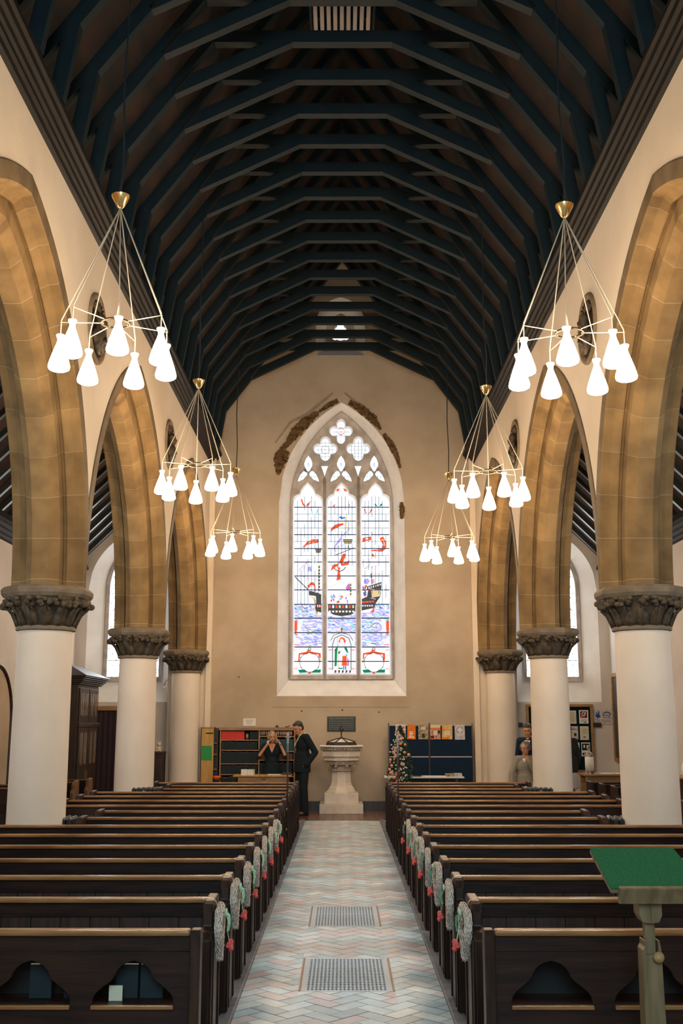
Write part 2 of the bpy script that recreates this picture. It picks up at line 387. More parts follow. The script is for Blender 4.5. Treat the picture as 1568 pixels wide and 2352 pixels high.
# --- columns
def column(sx, y, label, half=False):
    t = thing('column', label, 'column', (sx*CX+(.033 if sx>0 else -.004), y, 0), 0, 'arcade columns')
    x = 0
    b = MB(); b.lathe([(.335,0),(.335,.16),(.32,.2),(.305,.24),(.294,.3),(.292,1.2),(.287,2.0),(.281,2.66),(.279,2.70)], 40)
    b.build('shaft', M['shaft'], t, angle=30)
    b = MB(); b.lathe([(.278,2.655),(.306,2.665),(.310,2.685),(.300,2.705),(.278,2.71)], 40); b.build('necking', M['abacus'], t, angle=40)
    b = MB(); b.lathe([(.285,2.70),(.30,2.75),(.325,2.83),(.365,2.91),(.405,2.965),(.415,3.0)], 40); bell = b.build('bell', M['capital'], t, smooth=True)
    # carved leaves: a lower ring of upright leaves and an upper ring of curled crockets
    b = MB(); rnd = random.Random(5)
    for k in range(14):
        a = 2*PI*k/14; u = Vector((cos(a),sin(a),0)); w = Vector((-sin(a),cos(a),0))
        prof = [(.288,2.70,.055),(.312,2.76,.062),(.345,2.83,.058),(.395,2.885,.04),(.42,2.88,.014)]
        b.loft([[u*r+w*wd+Vector((0,0,z)), u*(r+.022)+Vector((0,0,z+.004)), u*r-w*wd+Vector((0,0,z)), u*(r-.02)+Vector((0,0,z))] for r,z,wd in prof])
        b.tube([u*(r+.02)+Vector((0,0,z)) for r,z,_ in prof[:4]], .008, 5)
    b.build('leaf_carving', M['capital'], t, smooth=True)
    b = MB()
    for k in range(16):
        a = 2*PI*(k+.5)/16 ; u = Vector((cos(a),sin(a),0)); w = Vector((-sin(a),cos(a),0))
        for q in range(6):
            o = u*(.375+.055*rnd.random()+.02*(q%2))+w*(rnd.random()-.5)*.13+Vector((0,0,2.905+.08*rnd.random()))
            b.ell(o, (.03+.014*rnd.random(),.026+.014*rnd.random(),.026+.012*rnd.random()), Matrix.Rotation(a,3,'Z'), 8, 6)
    b.build('crocket_carving', M['capital'], t, smooth=True)
    b = MB(); q = lambda r,z: (r,z)
    b.lathe([q(.415,2.985),q(.452,3.0),q(.478,3.035),q(.482,3.075),q(.462,3.10),q(.44,3.115),(.1,3.118)], 8, ph=PI/8)
    b.build('abacus', M['abacus'], t, bevel=.006)
    return t
for sx, side in ((-1,'bookcase side'),(1,'lectern side')):
    column(sx, 11.3, f'round white column with dark carved capital, nearest one on the {side}')
    column(sx, 16.5, f'round white column with dark carved capital, second one on the {side}')
    column(sx, 21.62, f'white half column against the west wall, {side}')

# --- west wall
W1 = dict(c=-.015, half=1.31, z0=2.36, zs=6.2, rise=2.19)       # great window, edge of its splay
SD = .42
win_aisle = [-4.33, 4.34]
wi = dict(half=.90, z0=2.1, zs=4.35, rise=1.25)
gab = dict(c=-.04, half=.53, z0=9.45, zs=10.15, rise=.62)
holes = [(W1['c']-W1['half'],W1['c']+W1['half'],lambda x:2.22,lambda x:arch_top(x,W1['c'],W1['half'],W1['zs'],W1['rise'])),
         (gab['c']-gab['half'],gab['c']+gab['half'],lambda x:gab['z0'],lambda x:arch_top(x,gab['c'],gab['half'],gab['zs'],gab['rise']))]
for c in win_aisle:
    holes.append((c-.9,c+.9,lambda x:wi['z0'],lambda x,c=c:arch_top(x,c,.9,wi['zs'],wi['rise'])))
xs = [-3.,-2.62,2.62,3.,0]+[i*.25 for i in range(-12,13)]
for h in holes: xs += [h[0]+(h[1]-h[0])*i/32 for i in range(33)]
nave_xs = [x for x in xs if abs(x)<=3.0]
nave = wall_grid(nave_xs, 0., lambda x: max(roofz(x)+.14,7.2), holes[:2], lambda x,z:(x,WY,z))
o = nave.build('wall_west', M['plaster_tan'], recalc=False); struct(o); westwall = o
for sx, nm in ((-1,'wall_north_west'),(1,'wall_south_west')):
    lim = [x for x in xs if sx*x>=3.0]+[sx*AX, sx*3.]
    h = [k for k in holes[2:] if k[0]*sx>0]
    g = wall_grid(lim, 0., lambda x: leanz(x)+.12, h, lambda x,z:(x,WY,z))
    struct(g.build(nm, M['plaster_aisle'], recalc=False))
# ledge below the great window and a slight string course
b = MB(); b.prism([(WY+.02,1.99),(WY-.002,1.99),(WY-.008,2.0),(WY-.009,2.20),(WY-.006,2.215),(WY+.02,2.22)], lambda p,q,a:(a,p,q), -1.42, 1.36)
b.build('window_ledge', M['plaster_tan'], westwall)
rnd = random.Random(3)
for pxs in ([(-.8,1.62)],[(-.03,1.88)],[(.6,1.66)]): pass
# patches where the plaster has fallen round the arch of the great window
def patch(pts, w, name='bare_stone_patch', mt='bare_stone', seed=1, dy=.012):
    dy += .0011*seed; rnd = random.Random(seed); P = [Vector((x,0,z)) for x,z in pts]; L=[];R=[]; n = 14*(len(P)-1)
    for i in range(n+1):
        t = i/n*(len(P)-1); k = min(int(t),len(P)-2); p = P[k].lerp(P[k+1],t-k); d=(P[k+1]-P[k]).normalized(); u=Vector((-d.z,0,d.x))
        ww = w[k]+(w[k+1]-w[k])*(t-k)
        L.append(p+u*ww*(.8+.45*rnd.random())); R.append(p-u*ww*(.8+.45*rnd.random()))
    mb = MB()
    for i in range(n):
        mb.quad((L[i].x,WY-dy,L[i].z),(R[i].x,WY-dy,R[i].z),(R[i+1].x,WY-dy,R[i+1].z),(L[i+1].x,WY-dy,L[i+1].z))
    for lst in (L,R):
        for i in range(n): mb.quad((lst[i].x,WY-dy,lst[i].z),(lst[i+1].x,WY-dy,lst[i+1].z),(lst[i+1].x,WY+.01,lst[i+1].z),(lst[i].x,WY+.01,lst[i].z))
    return mb.build(name, M[mt], westwall)
def ap(t, off):   # point on the splay arch: t -1..0 left limb from springing to apex, 0..1 right limb downwards
    R=(W1['half']**2+W1['rise']**2)/(2*W1['half']); am=math.acos((R-W1['half'])/R); a=am*(1-abs(t)); 
    x=(R+off)*cos(a)-(R-W1['half']); return (W1['c']+math.copysign(x,t), W1['zs']+(R+off)*sin(a))
patch([ap(-.78,.10),ap(-.66,.16),ap(-.58,.15)],[.03,.15,.09],seed=2)
patch([ap(-.74,.13),ap(-.62,.22),ap(-.5,.16)],[.05,.07,.05],seed=9)
patch([ap(-.55,.17),ap(-.42,.15),ap(-.32,.13),ap(-.2,.10)],[.05,.11,.10,.05],seed=3)
patch([ap(-.2,.10),ap(-.1,.09),ap(-.02,.07)],[.02,.05,.05],seed=4)
patch([ap(.05,.09),ap(.15,.11),ap(.27,.11),ap(.38,.08)],[.05,.085,.09,.02],seed=5)
patch([ap(.42,.07),ap(.53,.07),ap(.63,.06),ap(.72,.04)],[.035,.07,.05,.02],seed=6)
patch([(1.235,6.22),(1.25,6.05),(1.24,5.86)],[.035,.06,.03],seed=7)
patch([(-1.42,7.5),(-1.1,7.95),(-.75,8.12),(-.45,8.38),(-.2,8.6)],[.012,.02,.035,.03,.015],'plaster_stain','crack',8,.004)
patch([(.05,8.6),(.25,8.42),(.5,8.3)],[.012,.025,.01],'plaster_stain','crack',9,.004)
for i,(x,z) in enumerate([(-.82,1.92),(.0,1.94),(.74,1.9),(-2.1,2.6)]):
    b=MB(); b.ell((x,WY,z),(.018,.012,.016),None,8,6); b.build('plug_hole',M['bare_stone'],westwall)
# baseboard
struct(B((-2.62,2.62,WY-.04,WY,0,.16)).build('baseboard_west', M['dark_wood']))

# --- outer walls, aisle windows in them, east wall with an added unseen window for cool fill
def outer(sx, name, win_no):
    hs = [(c-.55,c+.55,(lambda x:2.0),(lambda x,c=c:arch_top(x,c,.55,3.55,.75))) for c in (8.7,13.6)]
    ys = [-3.5,WY]+[h[0]+(h[1]-h[0])*i/16 for h in hs for i in range(17)]
    g = wall_grid(ys, 0., lambda y:5.0, hs, lambda y,z:(sx*AX,y,z))
    struct(g.build(name, M['plaster_aisle'], recalc=False))
    for k,c in enumerate((8.7,13.6)):
        out = pointed(c,.55,2.0,3.55,.75); inn = pointed(c,.42,2.2,3.55,.62)
        b = MB(); b.loft([[(sx*AX,y,z) for y,z in out],[(sx*(AX+.3),y,z) for y,z in inn]],True,False,False)
        f = b.build(f'window_{win_no+k}', M['white_paint']); struct(f)
        p = MB(); p.add([(sx*(AX+.3),y,z) for y,z in inn],[tuple(range(len(inn)))]); p.build('pane', M['skylight_side'], f)
        b = MB(); b.box(min(sx*(AX+.2),sx*(AX+.28)),max(sx*(AX+.2),sx*(AX+.28)),c-.03,c+.03,2.2,4.1); b.build('mullion', M['white_paint'], f)
outer(-1,'wall_north',4); outer(1,'wall_south',6)
he = [(-1.4,1.4,lambda x:3.0,lambda x:arch_top(x,0,1.4,6.,2.2))]
g = wall_grid([-AX,AX,-2.74,2.74,0]+[-1.4+2.8*i/20 for i in range(21)],0.,lambda x:(roofz(x)+.14 if abs(x)<=2.75 else max(leanz(x)+.12,5.)),he,lambda x,z:(x,-3.5,z))
struct(g.build('wall_east', M['plaster'], recalc=False))
inn = pointed(0,1.4,3.0,6.,2.2)
f = MB(); f.loft([[(x,-3.5,z) for x,z in inn],[(x,-3.8,z) for x,z in inn]],True,False,False); f=struct(f.build('window_8',M['white_paint']))
p = MB(); p.add([(x,-3.8,z) for x,z in inn],[tuple(range(len(inn)))]); p.build('pane', M['east_fill_glow'], f)  # bright pane of the added window, out of view, fills the nave
b = MB(); b.box(-.5,-.42,-3.75,-3.65,3.,7.6); b.box(.42,.5,-3.75,-3.65,3.,7.6); b.build('mullion', M['tracery'], f)

# --- roofs
b = MB()
for sx in (-1,1):
    b.prism([(0,RID+.16),(sx*3.3,RID+.16-RSL*3.3),(sx*3.3,RID+.22-RSL*3.3),(0,RID+.22)], lambda p,q,a:(p,a,q), -3.5, WY+.1)
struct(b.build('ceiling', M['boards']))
for sx,nm in ((-1,'ceiling_north'),(1,'ceiling_south')):
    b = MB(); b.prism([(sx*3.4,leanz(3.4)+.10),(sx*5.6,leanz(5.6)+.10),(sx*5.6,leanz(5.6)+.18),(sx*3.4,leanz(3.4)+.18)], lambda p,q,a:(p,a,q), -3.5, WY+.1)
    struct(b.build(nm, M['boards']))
def xzbar(mb, p0, p1, d, y0, y1):
    """timber in a cross frame: underside runs p0 to p1 (x,z), d deep upwards"""
    a,b = Vector(p0),Vector(p1); t=(b-a).normalized(); n=Vector((-t.y,t.x)); n = n if n.y>0 or (abs(n.y)<1e-6) else -n
    q=[a,b,b+n*d,a+n*d]
    return mb.prism([(v.x,v.y) for v in q], lambda p,r,y:(p,y,r), y0, y1)
TY = [21.5-.742*k for k in range(21)]
def truss():
    w = .06
    t = thing('roof_truss','', 'roof truss', (0,0,0), 0, 'roof trusses over the nave')
    for sx in (-1,1):
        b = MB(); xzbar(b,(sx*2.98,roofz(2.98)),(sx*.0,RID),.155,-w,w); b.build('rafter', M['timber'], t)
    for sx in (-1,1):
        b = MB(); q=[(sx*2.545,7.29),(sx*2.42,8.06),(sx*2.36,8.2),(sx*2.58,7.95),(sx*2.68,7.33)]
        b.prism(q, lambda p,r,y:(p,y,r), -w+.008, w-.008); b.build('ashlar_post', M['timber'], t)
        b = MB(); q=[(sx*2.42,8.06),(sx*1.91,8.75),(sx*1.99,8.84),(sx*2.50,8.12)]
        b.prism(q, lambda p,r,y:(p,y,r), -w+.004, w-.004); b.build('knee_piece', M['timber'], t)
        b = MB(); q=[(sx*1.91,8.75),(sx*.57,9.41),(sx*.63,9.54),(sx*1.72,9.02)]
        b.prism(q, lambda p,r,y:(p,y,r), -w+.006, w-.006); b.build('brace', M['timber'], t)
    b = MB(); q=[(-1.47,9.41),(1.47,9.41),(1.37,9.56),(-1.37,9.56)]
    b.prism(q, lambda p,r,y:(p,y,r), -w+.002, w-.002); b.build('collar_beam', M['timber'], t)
    return t
proto = truss()
for k,y in enumerate(TY):
    o = proto if k==0 else copy_tree(proto)
    o.location.y = y
    o['label'] = f'dark roof truss with collar beam, {ORD[k]} one counted from the west gable'
# aisle rafters
def arafter():
    b = MB(); b.prism([(3.45,leanz(3.45)),(5.5,leanz(5.5)),(5.5,leanz(5.5)+.11),(3.45,leanz(3.45)+.11)], lambda p,q,a:(p,a,q), -.04,.04)
    return b.build('aisle_rafter', M['aisle_timber'])
pr = arafter(); first=True
for sx,side in ((-1,'bookcase side'),(1,'lectern side')):
    ys = [21.6-.52*k for k in range(25)]
    for k,y in enumerate(ys):
        o = pr if first else pr.copy()
        if not first: COL.objects.link(o)
        first=False
        o.location.y=y; o.scale.x = sx
        n = ORD[k] if k<21 else ['twenty-second','twenty-third','twenty-fourth','twenty-fifth'][k-21]
        tag(o, f'dark sloping rafter of the aisle roof, {side}, {n} one from the west', 'rafter', 'rafters of the aisle roofs')
# cornices (wall plates) along the nave and the aisles
tn = 1
for sx in (-1,1):
    prof = [(2.74,6.98),(2.70,7.0),(2.69,7.04),(2.66,7.05),(2.655,7.085),(2.63,7.10),(2.62,7.14),(2.585,7.155),(2.575,7.20),(2.545,7.215),(2.54,7.26),(2.74,7.36)]
    b = MB(); b.prism([(sx*p,q) for p,q in prof], lambda p,q,a:(p,a,q), -3.5, WY-.0)
    struct(b.build(f'trim_{tn}', M['cornice'])); tn += 1
    prof = [(5.45,4.58),(5.40,4.60),(5.39,4.64),(5.35,4.66),(5.34,4.71),(5.30,4.73),(5.29,4.78),(5.25,4.80),(5.25,4.83),(5.30,4.95),(5.45,4.95)]
    b = MB(); b.prism([(sx*p,q) for p,q in prof], lambda p,q,a:(p,a,q), -3.5, WY-.0)
    struct(b.build(f'trim_{tn}', M['cornice'])); tn += 1
# ventilation grille high under the ridge
t = thing('ventilation_grille','faint slatted ventilation grille high under the dark roof ridge','grille',(0,12.05,10.62))
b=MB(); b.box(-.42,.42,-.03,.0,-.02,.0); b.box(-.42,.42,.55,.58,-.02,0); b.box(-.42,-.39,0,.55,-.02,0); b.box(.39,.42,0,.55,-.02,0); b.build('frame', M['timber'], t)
b=MB()
for i in range(9): b.box(-.37+i*.085,-.32+i*.085,0,.55,-.012,-.002)
b.build('slats', M['alu'], t)
for sx in (-1,1):
    b=MB(); b.box(sx*.30-.012,sx*.30+.012,.25,.28,-.005,RSL*.0+.42); b.build('hanger', M['timber'], t)
# ------------------------------------------------------------------ the great west window, drawn on its own plane
def gp(u, v):
    """drawing units of the glass cartoon -> metres across and up on the glass plane"""
    t = 1551-v; z = 2.65 + .008929*t + 6.77e-7*t*t
    return ((u-784)*(21.94+.19*(z-1.75))/2456, z)
GY = WY+SD
def plate(name, outer, holes, y, ext, bev, m, parent):
    """flat stone or metal plate with pierced openings, extruded and chamfered"""
    cu = bpy.data.curves.new(name,'CURVE'); cu.dimensions='2D'; cu.fill_mode='BOTH'; cu.extrude=ext; cu.bevel_depth=bev; cu.bevel_resolution=0; cu.offset=-bev
    for P in [outer]+holes:
        sp = cu.splines.new('POLY'); sp.points.add(len(P)-1); sp.use_cyclic_u=True
        for i,(x,z) in enumerate(P): sp.points[i].co=(x,z,0,1)
    tmp = bpy.data.objects.new(name+'_c', cu); COL.objects.link(tmp)
    bpy.context.view_layer.update()
    me = bpy.data.meshes.new_from_object(tmp.evaluated_get(bpy.context.evaluated_depsgraph_get()))
    bpy.data.objects.remove(tmp); me.name=name
    R = Matrix(((1,0,0,0),(0,0,1,y),(0,1,0,0),(0,0,0,1)))
    me.transform(R)
    import bmesh
    bm=bmesh.new(); bm.from_mesh(me); bmesh.ops.recalc_face_normals(bm,faces=bm.faces); bm.to_mesh(me); bm.free()
    me.materials.clear(); me.materials.append(m)
    o = bpy.data.objects.new(name, me); COL.objects.link(o); o.parent=parent
    return o
sp_out = pointed(W1['c'],W1['half'],2.22,W1['zs'],W1['rise'])
sp_in  = pointed(-.02,1.075,2.56,6.2,2.08)
sp_out2 = list(sp_out); 
b = MB(); b.loft([[(x,WY,z) for x,z in sp_out],[(x,WY+SD-.06,z) for x,z in sp_in]],True,False,False)
win = b.build('window_1', M['splay']); struct(win)
# light heads
def light_hole(c, hw):
    H = [(-hw,1551),(-hw,1165),(-hw*.97,1150),(-hw*.85,1142),(-hw*.66,1138),(-hw*.50,1136),(-hw*.44,1128),(-hw*.25,1118),(0,1110)]
    H = H + [(-a,v) for a,v in reversed(H[:-1])]
    return [gp(c+a,v) for a,v in H]
def mirror_pts(P): return [(-a,v) for a,v in P][::-1]
LH = []
for c in (704.5,782,860): LH.append(light_hole(c,36))
lens = [(0,1047),(6,1055),(9.5,1065),(8.5,1074),(4,1082),(0,1086),(-4,1082),(-8.5,1074),(-9.5,1065),(-6,1055)]
lobe = [(-25,1109),(-23,1100),(-18,1090),(-11,1082.5),(-6.5,1082),(-3,1087),(-2,1092),(-5,1097),(-12,1104)]
tri = [(-9,1071),(9,1071),(6,1078),(0,1096),(-6,1078)]
TH = []
for c in (706,781,857):
    TH.append([gp(c+a,v) for a,v in lens]); TH.append([gp(c+a,v) for a,v in lobe]); TH.append([gp(c+a,v) for a,v in mirror_pts(lobe)])
for c in (743.5,820): TH.append([gp(c+a,v) for a,v in tri])
def quatre(c,v,r,k,bot=0):
    P=[]
    for i in range(40):
        a=2*PI*i/40; q=r+k*abs(cos(2*a)); 
        yy=q*sin(a); 
        if bot and yy>0: yy*=bot
        P.append((c+q*cos(a), v+yy))
    return [gp(*p) for p in P]
QF=[quatre(745,1033,17.5,11), quatre(820.5,1033,17.5,11), quatre(781,992,14.5,13,1.1)]
TH += QF
tr_out = pointed(-.02,1.075,2.56,6.2,2.08)
plate('tracery', tr_out, LH+TH, GY-.06, .05, .013, M['tracery'], win)
b = MB()
for H,fx,fz in [(h,.905,.985) for h in LH]+[(h,.87,.87) for h in QF]:
    cx=sum(p[0] for p in H)/len(H); z0=min(p[1] for p in H); z1=max(p[1] for p in H); cz=(z0+z1)/2
    xs_=[p[0] for p in H]; cx=(min(xs_)+max(xs_))/2
    b.loft([[(x,GY-.10,z) for x,z in H],[(cx+(x-cx)*fx,GY+.004,cz+(z-cz)*fz) for x,z in H]],True,False,False)
b.build('inner_chamfer', M['splay'], win)
# inner moulded roll of the frame and the mullion noses
b = MB(); b.tube([(x,GY-.10,z) for x,z in pointed(-.02,1.06,2.58,6.2,2.06)],.028,8); b.build('frame_roll', M['tracery'], win, smooth=True)
b = MB()
for u in (743.5,821):
    x0,z0 = gp(u,1551); x1,z1 = gp(u,1100); b.tube([(x0,GY-.12,2.56),(x1,GY-.12,z1)],.03,8)
b.build('mullion', M['tracery'], win, smooth=True)
# clear glass behind everything
p = MB(); q = pointed(-.02,1.06,2.57,6.2,2.06); p.add([(x,GY+.02,z) for x,z in q],[tuple(range(len(q)))]); p.build('pane', M['skylight'], win, recalc=False)
# coloured pieces: each colour of glass one mesh
GC = {'red':((.87,.105,.035),1.),'lavender':((.40,.36,.80),1.05),'pale_blue':((.62,.70,.98),1.05),'teal':((.16,.62,.66),1.),'green':((.012,.24,.115),.9),'dark_grey':((.075,.070,.060),1.),
      'straw':((.72,.56,.30),1.),'blue':((.06,.16,.55),1.),'pink':((.85,.36,.42),1.),'pearl':((.80,.80,.83),1.),'lead':((.075,.08,.13),.9),'purple':((.50,.18,.52),1.)}
GM = {k:MB() for k in GC}
def c4(P): return [(640+x/5.227,1280+y/5.227) for x,y in P]
def c3(P): return [(620+x/4.612,900+y/4.612) for x,y in P]
_dy = [0]
def piece(col, P, lift=0.):
    _dy[0] += 1
    y = GY+.012-.00001*_dy[0]-lift; Q=[gp(*p) for p in P]
    GM[col].add([(x,y,z) for x,z in Q],[tuple(range(len(Q)))])
def stroke(col, P, w=.9, lift=.002):
    w *= 1.5
    for (a,b) in zip(P,P[1:]):
        d=math.hypot(b[0]-a[0],b[1]-a[1]) or 1; nx,ny=-(b[1]-a[1])/d*w/2,(b[0]-a[0])/d*w/2
        piece(col,[(a[0]+nx,a[1]+ny),(b[0]+nx,b[1]+ny),(b[0]-nx,b[1]-ny),(a[0]-nx,a[1]-ny)],lift)
rnd = random.Random(11)
LX = [(673,737),(750,815),(828,892)]
# sea: flakes of glass
for (a,b_) in LX:
    y0 = 1389 if a!=750 else 1408
    y = y0
    GM['pearl'].quad(*[(gp(u,v)[0],GY+.0125,gp(u,v)[1]) for u,v in ((a,y0),(b_,y0),(b_,1483),(a,1483))])
    while y < 1482:
        x = a
        while x < b_:
            w = 4+rnd.random()*12; h = 2.+rnd.random()*2.4
            col = rnd.choices(['lavender','pale_blue','pearl','teal','blue'],[.50,.2,.20,.09,.05])[0]
            x1=min(x+w,b_)
            piece(col,[(x,y+h*.5),(x+(x1-x)*.3,y),(x1,y+h*.4),(x+(x1-x)*.7,y+h)])
            x += w*.8
        y += 2.5
# ship
piece('dark_grey',c4([(580,565),(910,555),(910,650),(860,690),(740,708),(650,690),(580,650)]))
piece('dark_grey',c4([(350,400),(430,415),(500,445),(500,470),(430,465),(350,455)]))
piece('straw',c4([(350,455),(400,470),(445,530),(430,600),(450,690),(440,710),(412,610),(425,560),(400,500)]))
piece('dark_grey',c4([(445,540),(500,470),(500,660),(460,650),(432,600)]))
piece('dark_grey',c4([(985,500),(1055,470),(1062,350),(1215,300),(1225,345),(1210,470),(1150,560),(1140,612),(985,648)]))
piece('dark_grey',c4([(430,430),(500,450),(500,660),(455,690),(425,610),(440,540)]))
piece('dark_grey',c4([(1050,350),(1225,295),(1222,345),(1045,400)]))
piece('dark_grey',c4([(1060,395),(1095,390),(1070,560),(1030,600),(1045,500)]))
piece('dark_grey',c4([(985,530),(1145,550),(1130,600),(985,640)]))
piece('straw',c4([(1095,395),(1212,385),(1205,470),(1110,485)]))
piece('dark_grey',c4([(1110,485),(1205,468),(1200,490),(1105,505)]))
for i in range(6): piece('pearl',c4([(1065+i*27,358-i*8),(1080+i*27,353-i*8),(1080+i*27,376-i*8),(1065+i*27,381-i*8)]))
for i in range(5): piece('red',c4([(1060+i*30,405-i*2),(1080+i*30,403-i*2),(1080+i*30,388-i*3),(1060+i*30,391-i*3)]))
piece('red',c4([(985,530),(1135,520),(1135,540),(985,552)]))
for i in range(8):
    x=590+i*40
    piece(['red','pearl','red','straw'][i%4],c4([(x,575),(x+24,575),(x+24,610),(x,610)]))
    piece('pearl',c4([(x,640),(x+26,640),(x+24,662),(x+2,662)]))
for i in range(4): piece('red' if i%2 else 'pearl',c4([(450+i*13,570),(460+i*13,570),(460+i*13,600),(450+i*13,600)]))
for i in range(5): piece('pearl',c4([(990+i*28,572),(1008+i*28,574),(1006+i*28,592),(990+i*28,590)]))
piece('pearl',c4([(985,640),(1120,610),(1100,665),(985,668)])); piece('pearl',c4([(580,655),(650,695),(740,712),(700,735),(580,700)])); piece('pearl',c4([(455,650),(500,665),(500,700),(450,700)]))
piece('red',c4([(1140,580),(1130,660),(1085,665),(1115,630)]))
piece('red',c4([(330,350),(370,300),(410,298),(430,345),(432,420),(415,410),(415,345),(380,330),(350,375)]))
stroke('dark_grey',c4([(185,235),(270,320),(350,395)]),1.6)
for i in range(16): piece('dark_grey' if i%2 else 'straw',c4([(463,90+i*20),(485,84+i*20),(485,104+i*20),(463,110+i*20)]))
for i in range(9): piece('dark_grey' if i%2 else 'straw',c4([(843,310+i*18),(862,304+i*18),(862,322+i*18),(843,328+i*18)]))
for i in range(6): piece('dark_grey' if i%2 else 'pearl',c4([(1090,185+i*16),(1110,180+i*16),(1110,196+i*16),(1090,201+i*16)]))
for i in range(26):
    x=600+rnd.random()*230; y=440+rnd.random()*90
    piece(rnd.choice(['red','lavender','teal','pearl','red','purple']),c4([(x,y),(x+18,y-8),(x+26,y+18),(x+8,y+28)]))
for i in range(16):
    x=990+rnd.random()*40; y=330+rnd.random()*110
    piece(rnd.choice(['red','blue','blue','pearl','red']),c4([(x,y),(x+16,y-8),(x+24,y+20),(x+6,y+28)]))
piece('lavender',c4([(1010,270),(1060,250),(1085,290),(1050,330),(1010,310)])); piece('pink',c4([(1090,265),(1135,258),(1142,310),(1100,325)]))
piece('purple',c4([(790,370),(820,320),(840,310),(845,380),(820,410)]))
# the great cross on the sail with a pale boss
piece('red',c4([(762,-45),(798,-38),(758,72),(838,35),(830,92),(738,106),(722,150),(735,262),(680,284),(700,150),(688,108),(610,168),(632,95),(706,72)]))
piece('pearl',c4([(700+0,80),(725,70),(745,95),(740,120),(712,125),(698,105)]))
for k in range(9):
    a=PI*.15+k*.25; x,y=720+75*cos(a),90+75*sin(a); piece('lead',c4([(x-9,y-5),(x+9,y-7),(x+8,y+6),(x-8,y+8)]))
# pennants, crow's nests and stars
piece('red',c3([(335,1645),(380,1590),(440,1562),(498,1560),(496,1600),(440,1608),(385,1622),(345,1650)]))
stroke('straw',c3([(400,1600),(430,1580),(450,1595),(480,1575)]),1.6)
piece('red',c3([(630,1485),(640,1440),(690,1402),(768,1388),(770,1408),(705,1438),(660,1462)]))
piece('red',c3([(970,1548),(1060,1530),(1066,1570),(1000,1580),(968,1598)])); piece('pearl',c3([(1000,1550),(1035,1545),(1038,1562),(1004,1567)]))
piece('red',c3([(1148,1552),(1188,1530),(1225,1600),(1222,1660),(1180,1695),(1100,1690),(1040,1682),(1110,1668),(1168,1662),(1190,1620)]))
piece('red',c3([(1065,1722),(1085,1712),(1090,1735),(1112,1748),(1075,1745)]))
stroke('straw',c3([(1170,1570),(1190,1565),(1200,1600),(1205,1630)]),1.8)
for x0,x1,y0,y1 in ((762,866,1566,1612),(468,536,1672,1708)):
    piece('straw',c3([(x0,y0),(x1,y0),(x1-14,y1),(x0+14,y1)]))
    for i in range(6): 
        xx=x0+(x1-x0)*(i+.5)/6; stroke('dark_grey',c3([(xx,y0),((x0+x1)/2+(xx-(x0+x1)/2)*.75,y1)]),.9)
    stroke('dark_grey',c3([(x0,y0),(x1,y0)]),1.6); stroke('dark_grey',c3([(x0+7,(y0+y1)/2),(x1-7,(y0+y1)/2)]),1.)
piece('lavender',c3([(675,1645),(700,1590),(740,1545),(750,1560),(715,1610)])); piece('pale_blue',c3([(760,1535),(800,1470),(835,1448),(800,1500)]))
stroke('lavender',c3([(668,1652),(720,1560),(835,1445)]),1.2); stroke('lavender',c3([(670,1660),(690,1700)]),1.2); stroke('lavender',c3([(675,1650),(790,1615)]),1.)
stroke('dark_grey',c3([(680,1732),(880,1652)]),1.2); stroke('straw',c3([(800,1290),(806,1450),(812,1510)]),1.6); stroke('dark_grey',c3([(815,1620),(820,1660),(870,1665)]),1.)
stroke('dark_grey',c3([(500,1560),(503,1670)]),1.2)
piece('blue',c3([(715,1330),(742,1315),(760,1330),(790,1322),(780,1340),(745,1352),(735,1340)]))
piece('red',c3([(692,1060),(700,1030),(730,1018),(720,1050)])); piece('red',c3([(765,1018),(795,1030),(806,1062),(775,1050)]))
piece('red',c3([(655,1215),(668,1190),(684,1195),(668,1220)])); piece('pink',c3([(815,1190),(840,1185),(835,1220)])); 
piece('red',c3([(314,1142),(328,1130),(345,1180),(366,1205),(362,1218),(335,1200)])); piece('red',c3([(425,1160),(402,1165),(375,1198),(372,1215),(400,1205)]))
piece('red',c3([(980,1240),(998,1240),(1005,1270),(1025,1290),(1000,1280)])); piece('red',c3([(1076,1235),(1058,1240),(1048,1270),(1028,1290),(1060,1278)]))
piece('teal',c3([(418,1235),(430,1240),(440,1275),(455,1290),(430,1280)])); piece('teal',c3([(500,1240),(488,1250),(480,1275),(460,1290),(495,1280)]))
piece('green',c3([(1095,1190),(1105,1182),(1120,1200),(1135,1215),(1108,1210)])); piece('green',c3([(1180,1182),(1165,1185),(1150,1205),(1160,1215),(1175,1205)]))
for c in (706,781,857): stroke('lavender',[(c-8,1072),(c-4,1081),(c,1085),(c+4,1081),(c+8,1072)],1.2); stroke('lavender',[(c,1062),(c-2,1072)],1.); stroke('lavender',[(c,1062),(c+2,1072)],1.)
for cx_ in (745,):
    stroke('straw',[(cx_+9*cos(a*PI/8),1033+9*sin(a*PI/8)) for a in range(17)],1.)
stroke('red',[(775,987),(778,982),(781,984)],1.2); stroke('red',[(787,987),(784,982),(781,984)],1.2); stroke('red',[(774,994),(781,999),(788,994)],1.2)
# sail outlines
stroke('pink',c4([(265,225),(275,160),(330,60),(430,0)]),.8); stroke('lavender',c4([(225,160),(300,90),(330,50)]),1.2); stroke('pink',c4([(265,225),(360,260),(470,270)]),.8)
stroke('pink',c4([(600,30),(585,190),(600,370),(700,310),(860,300)]),.7); stroke('pink',c4([(905,0),(880,150),(905,300)]),.7)
stroke('dark_grey',c4([(1010,20),(1000,90),(1020,140),(1085,90),(1075,20)]),.7); stroke('pink',c4([(1020,140),(1170,100),(1210,210),(1110,190)]),.8)
for a,z in ((350,140),): piece('lavender',c4([(335,175),(340,120),(360,100),(380,125),(388,175),(360,165)]))
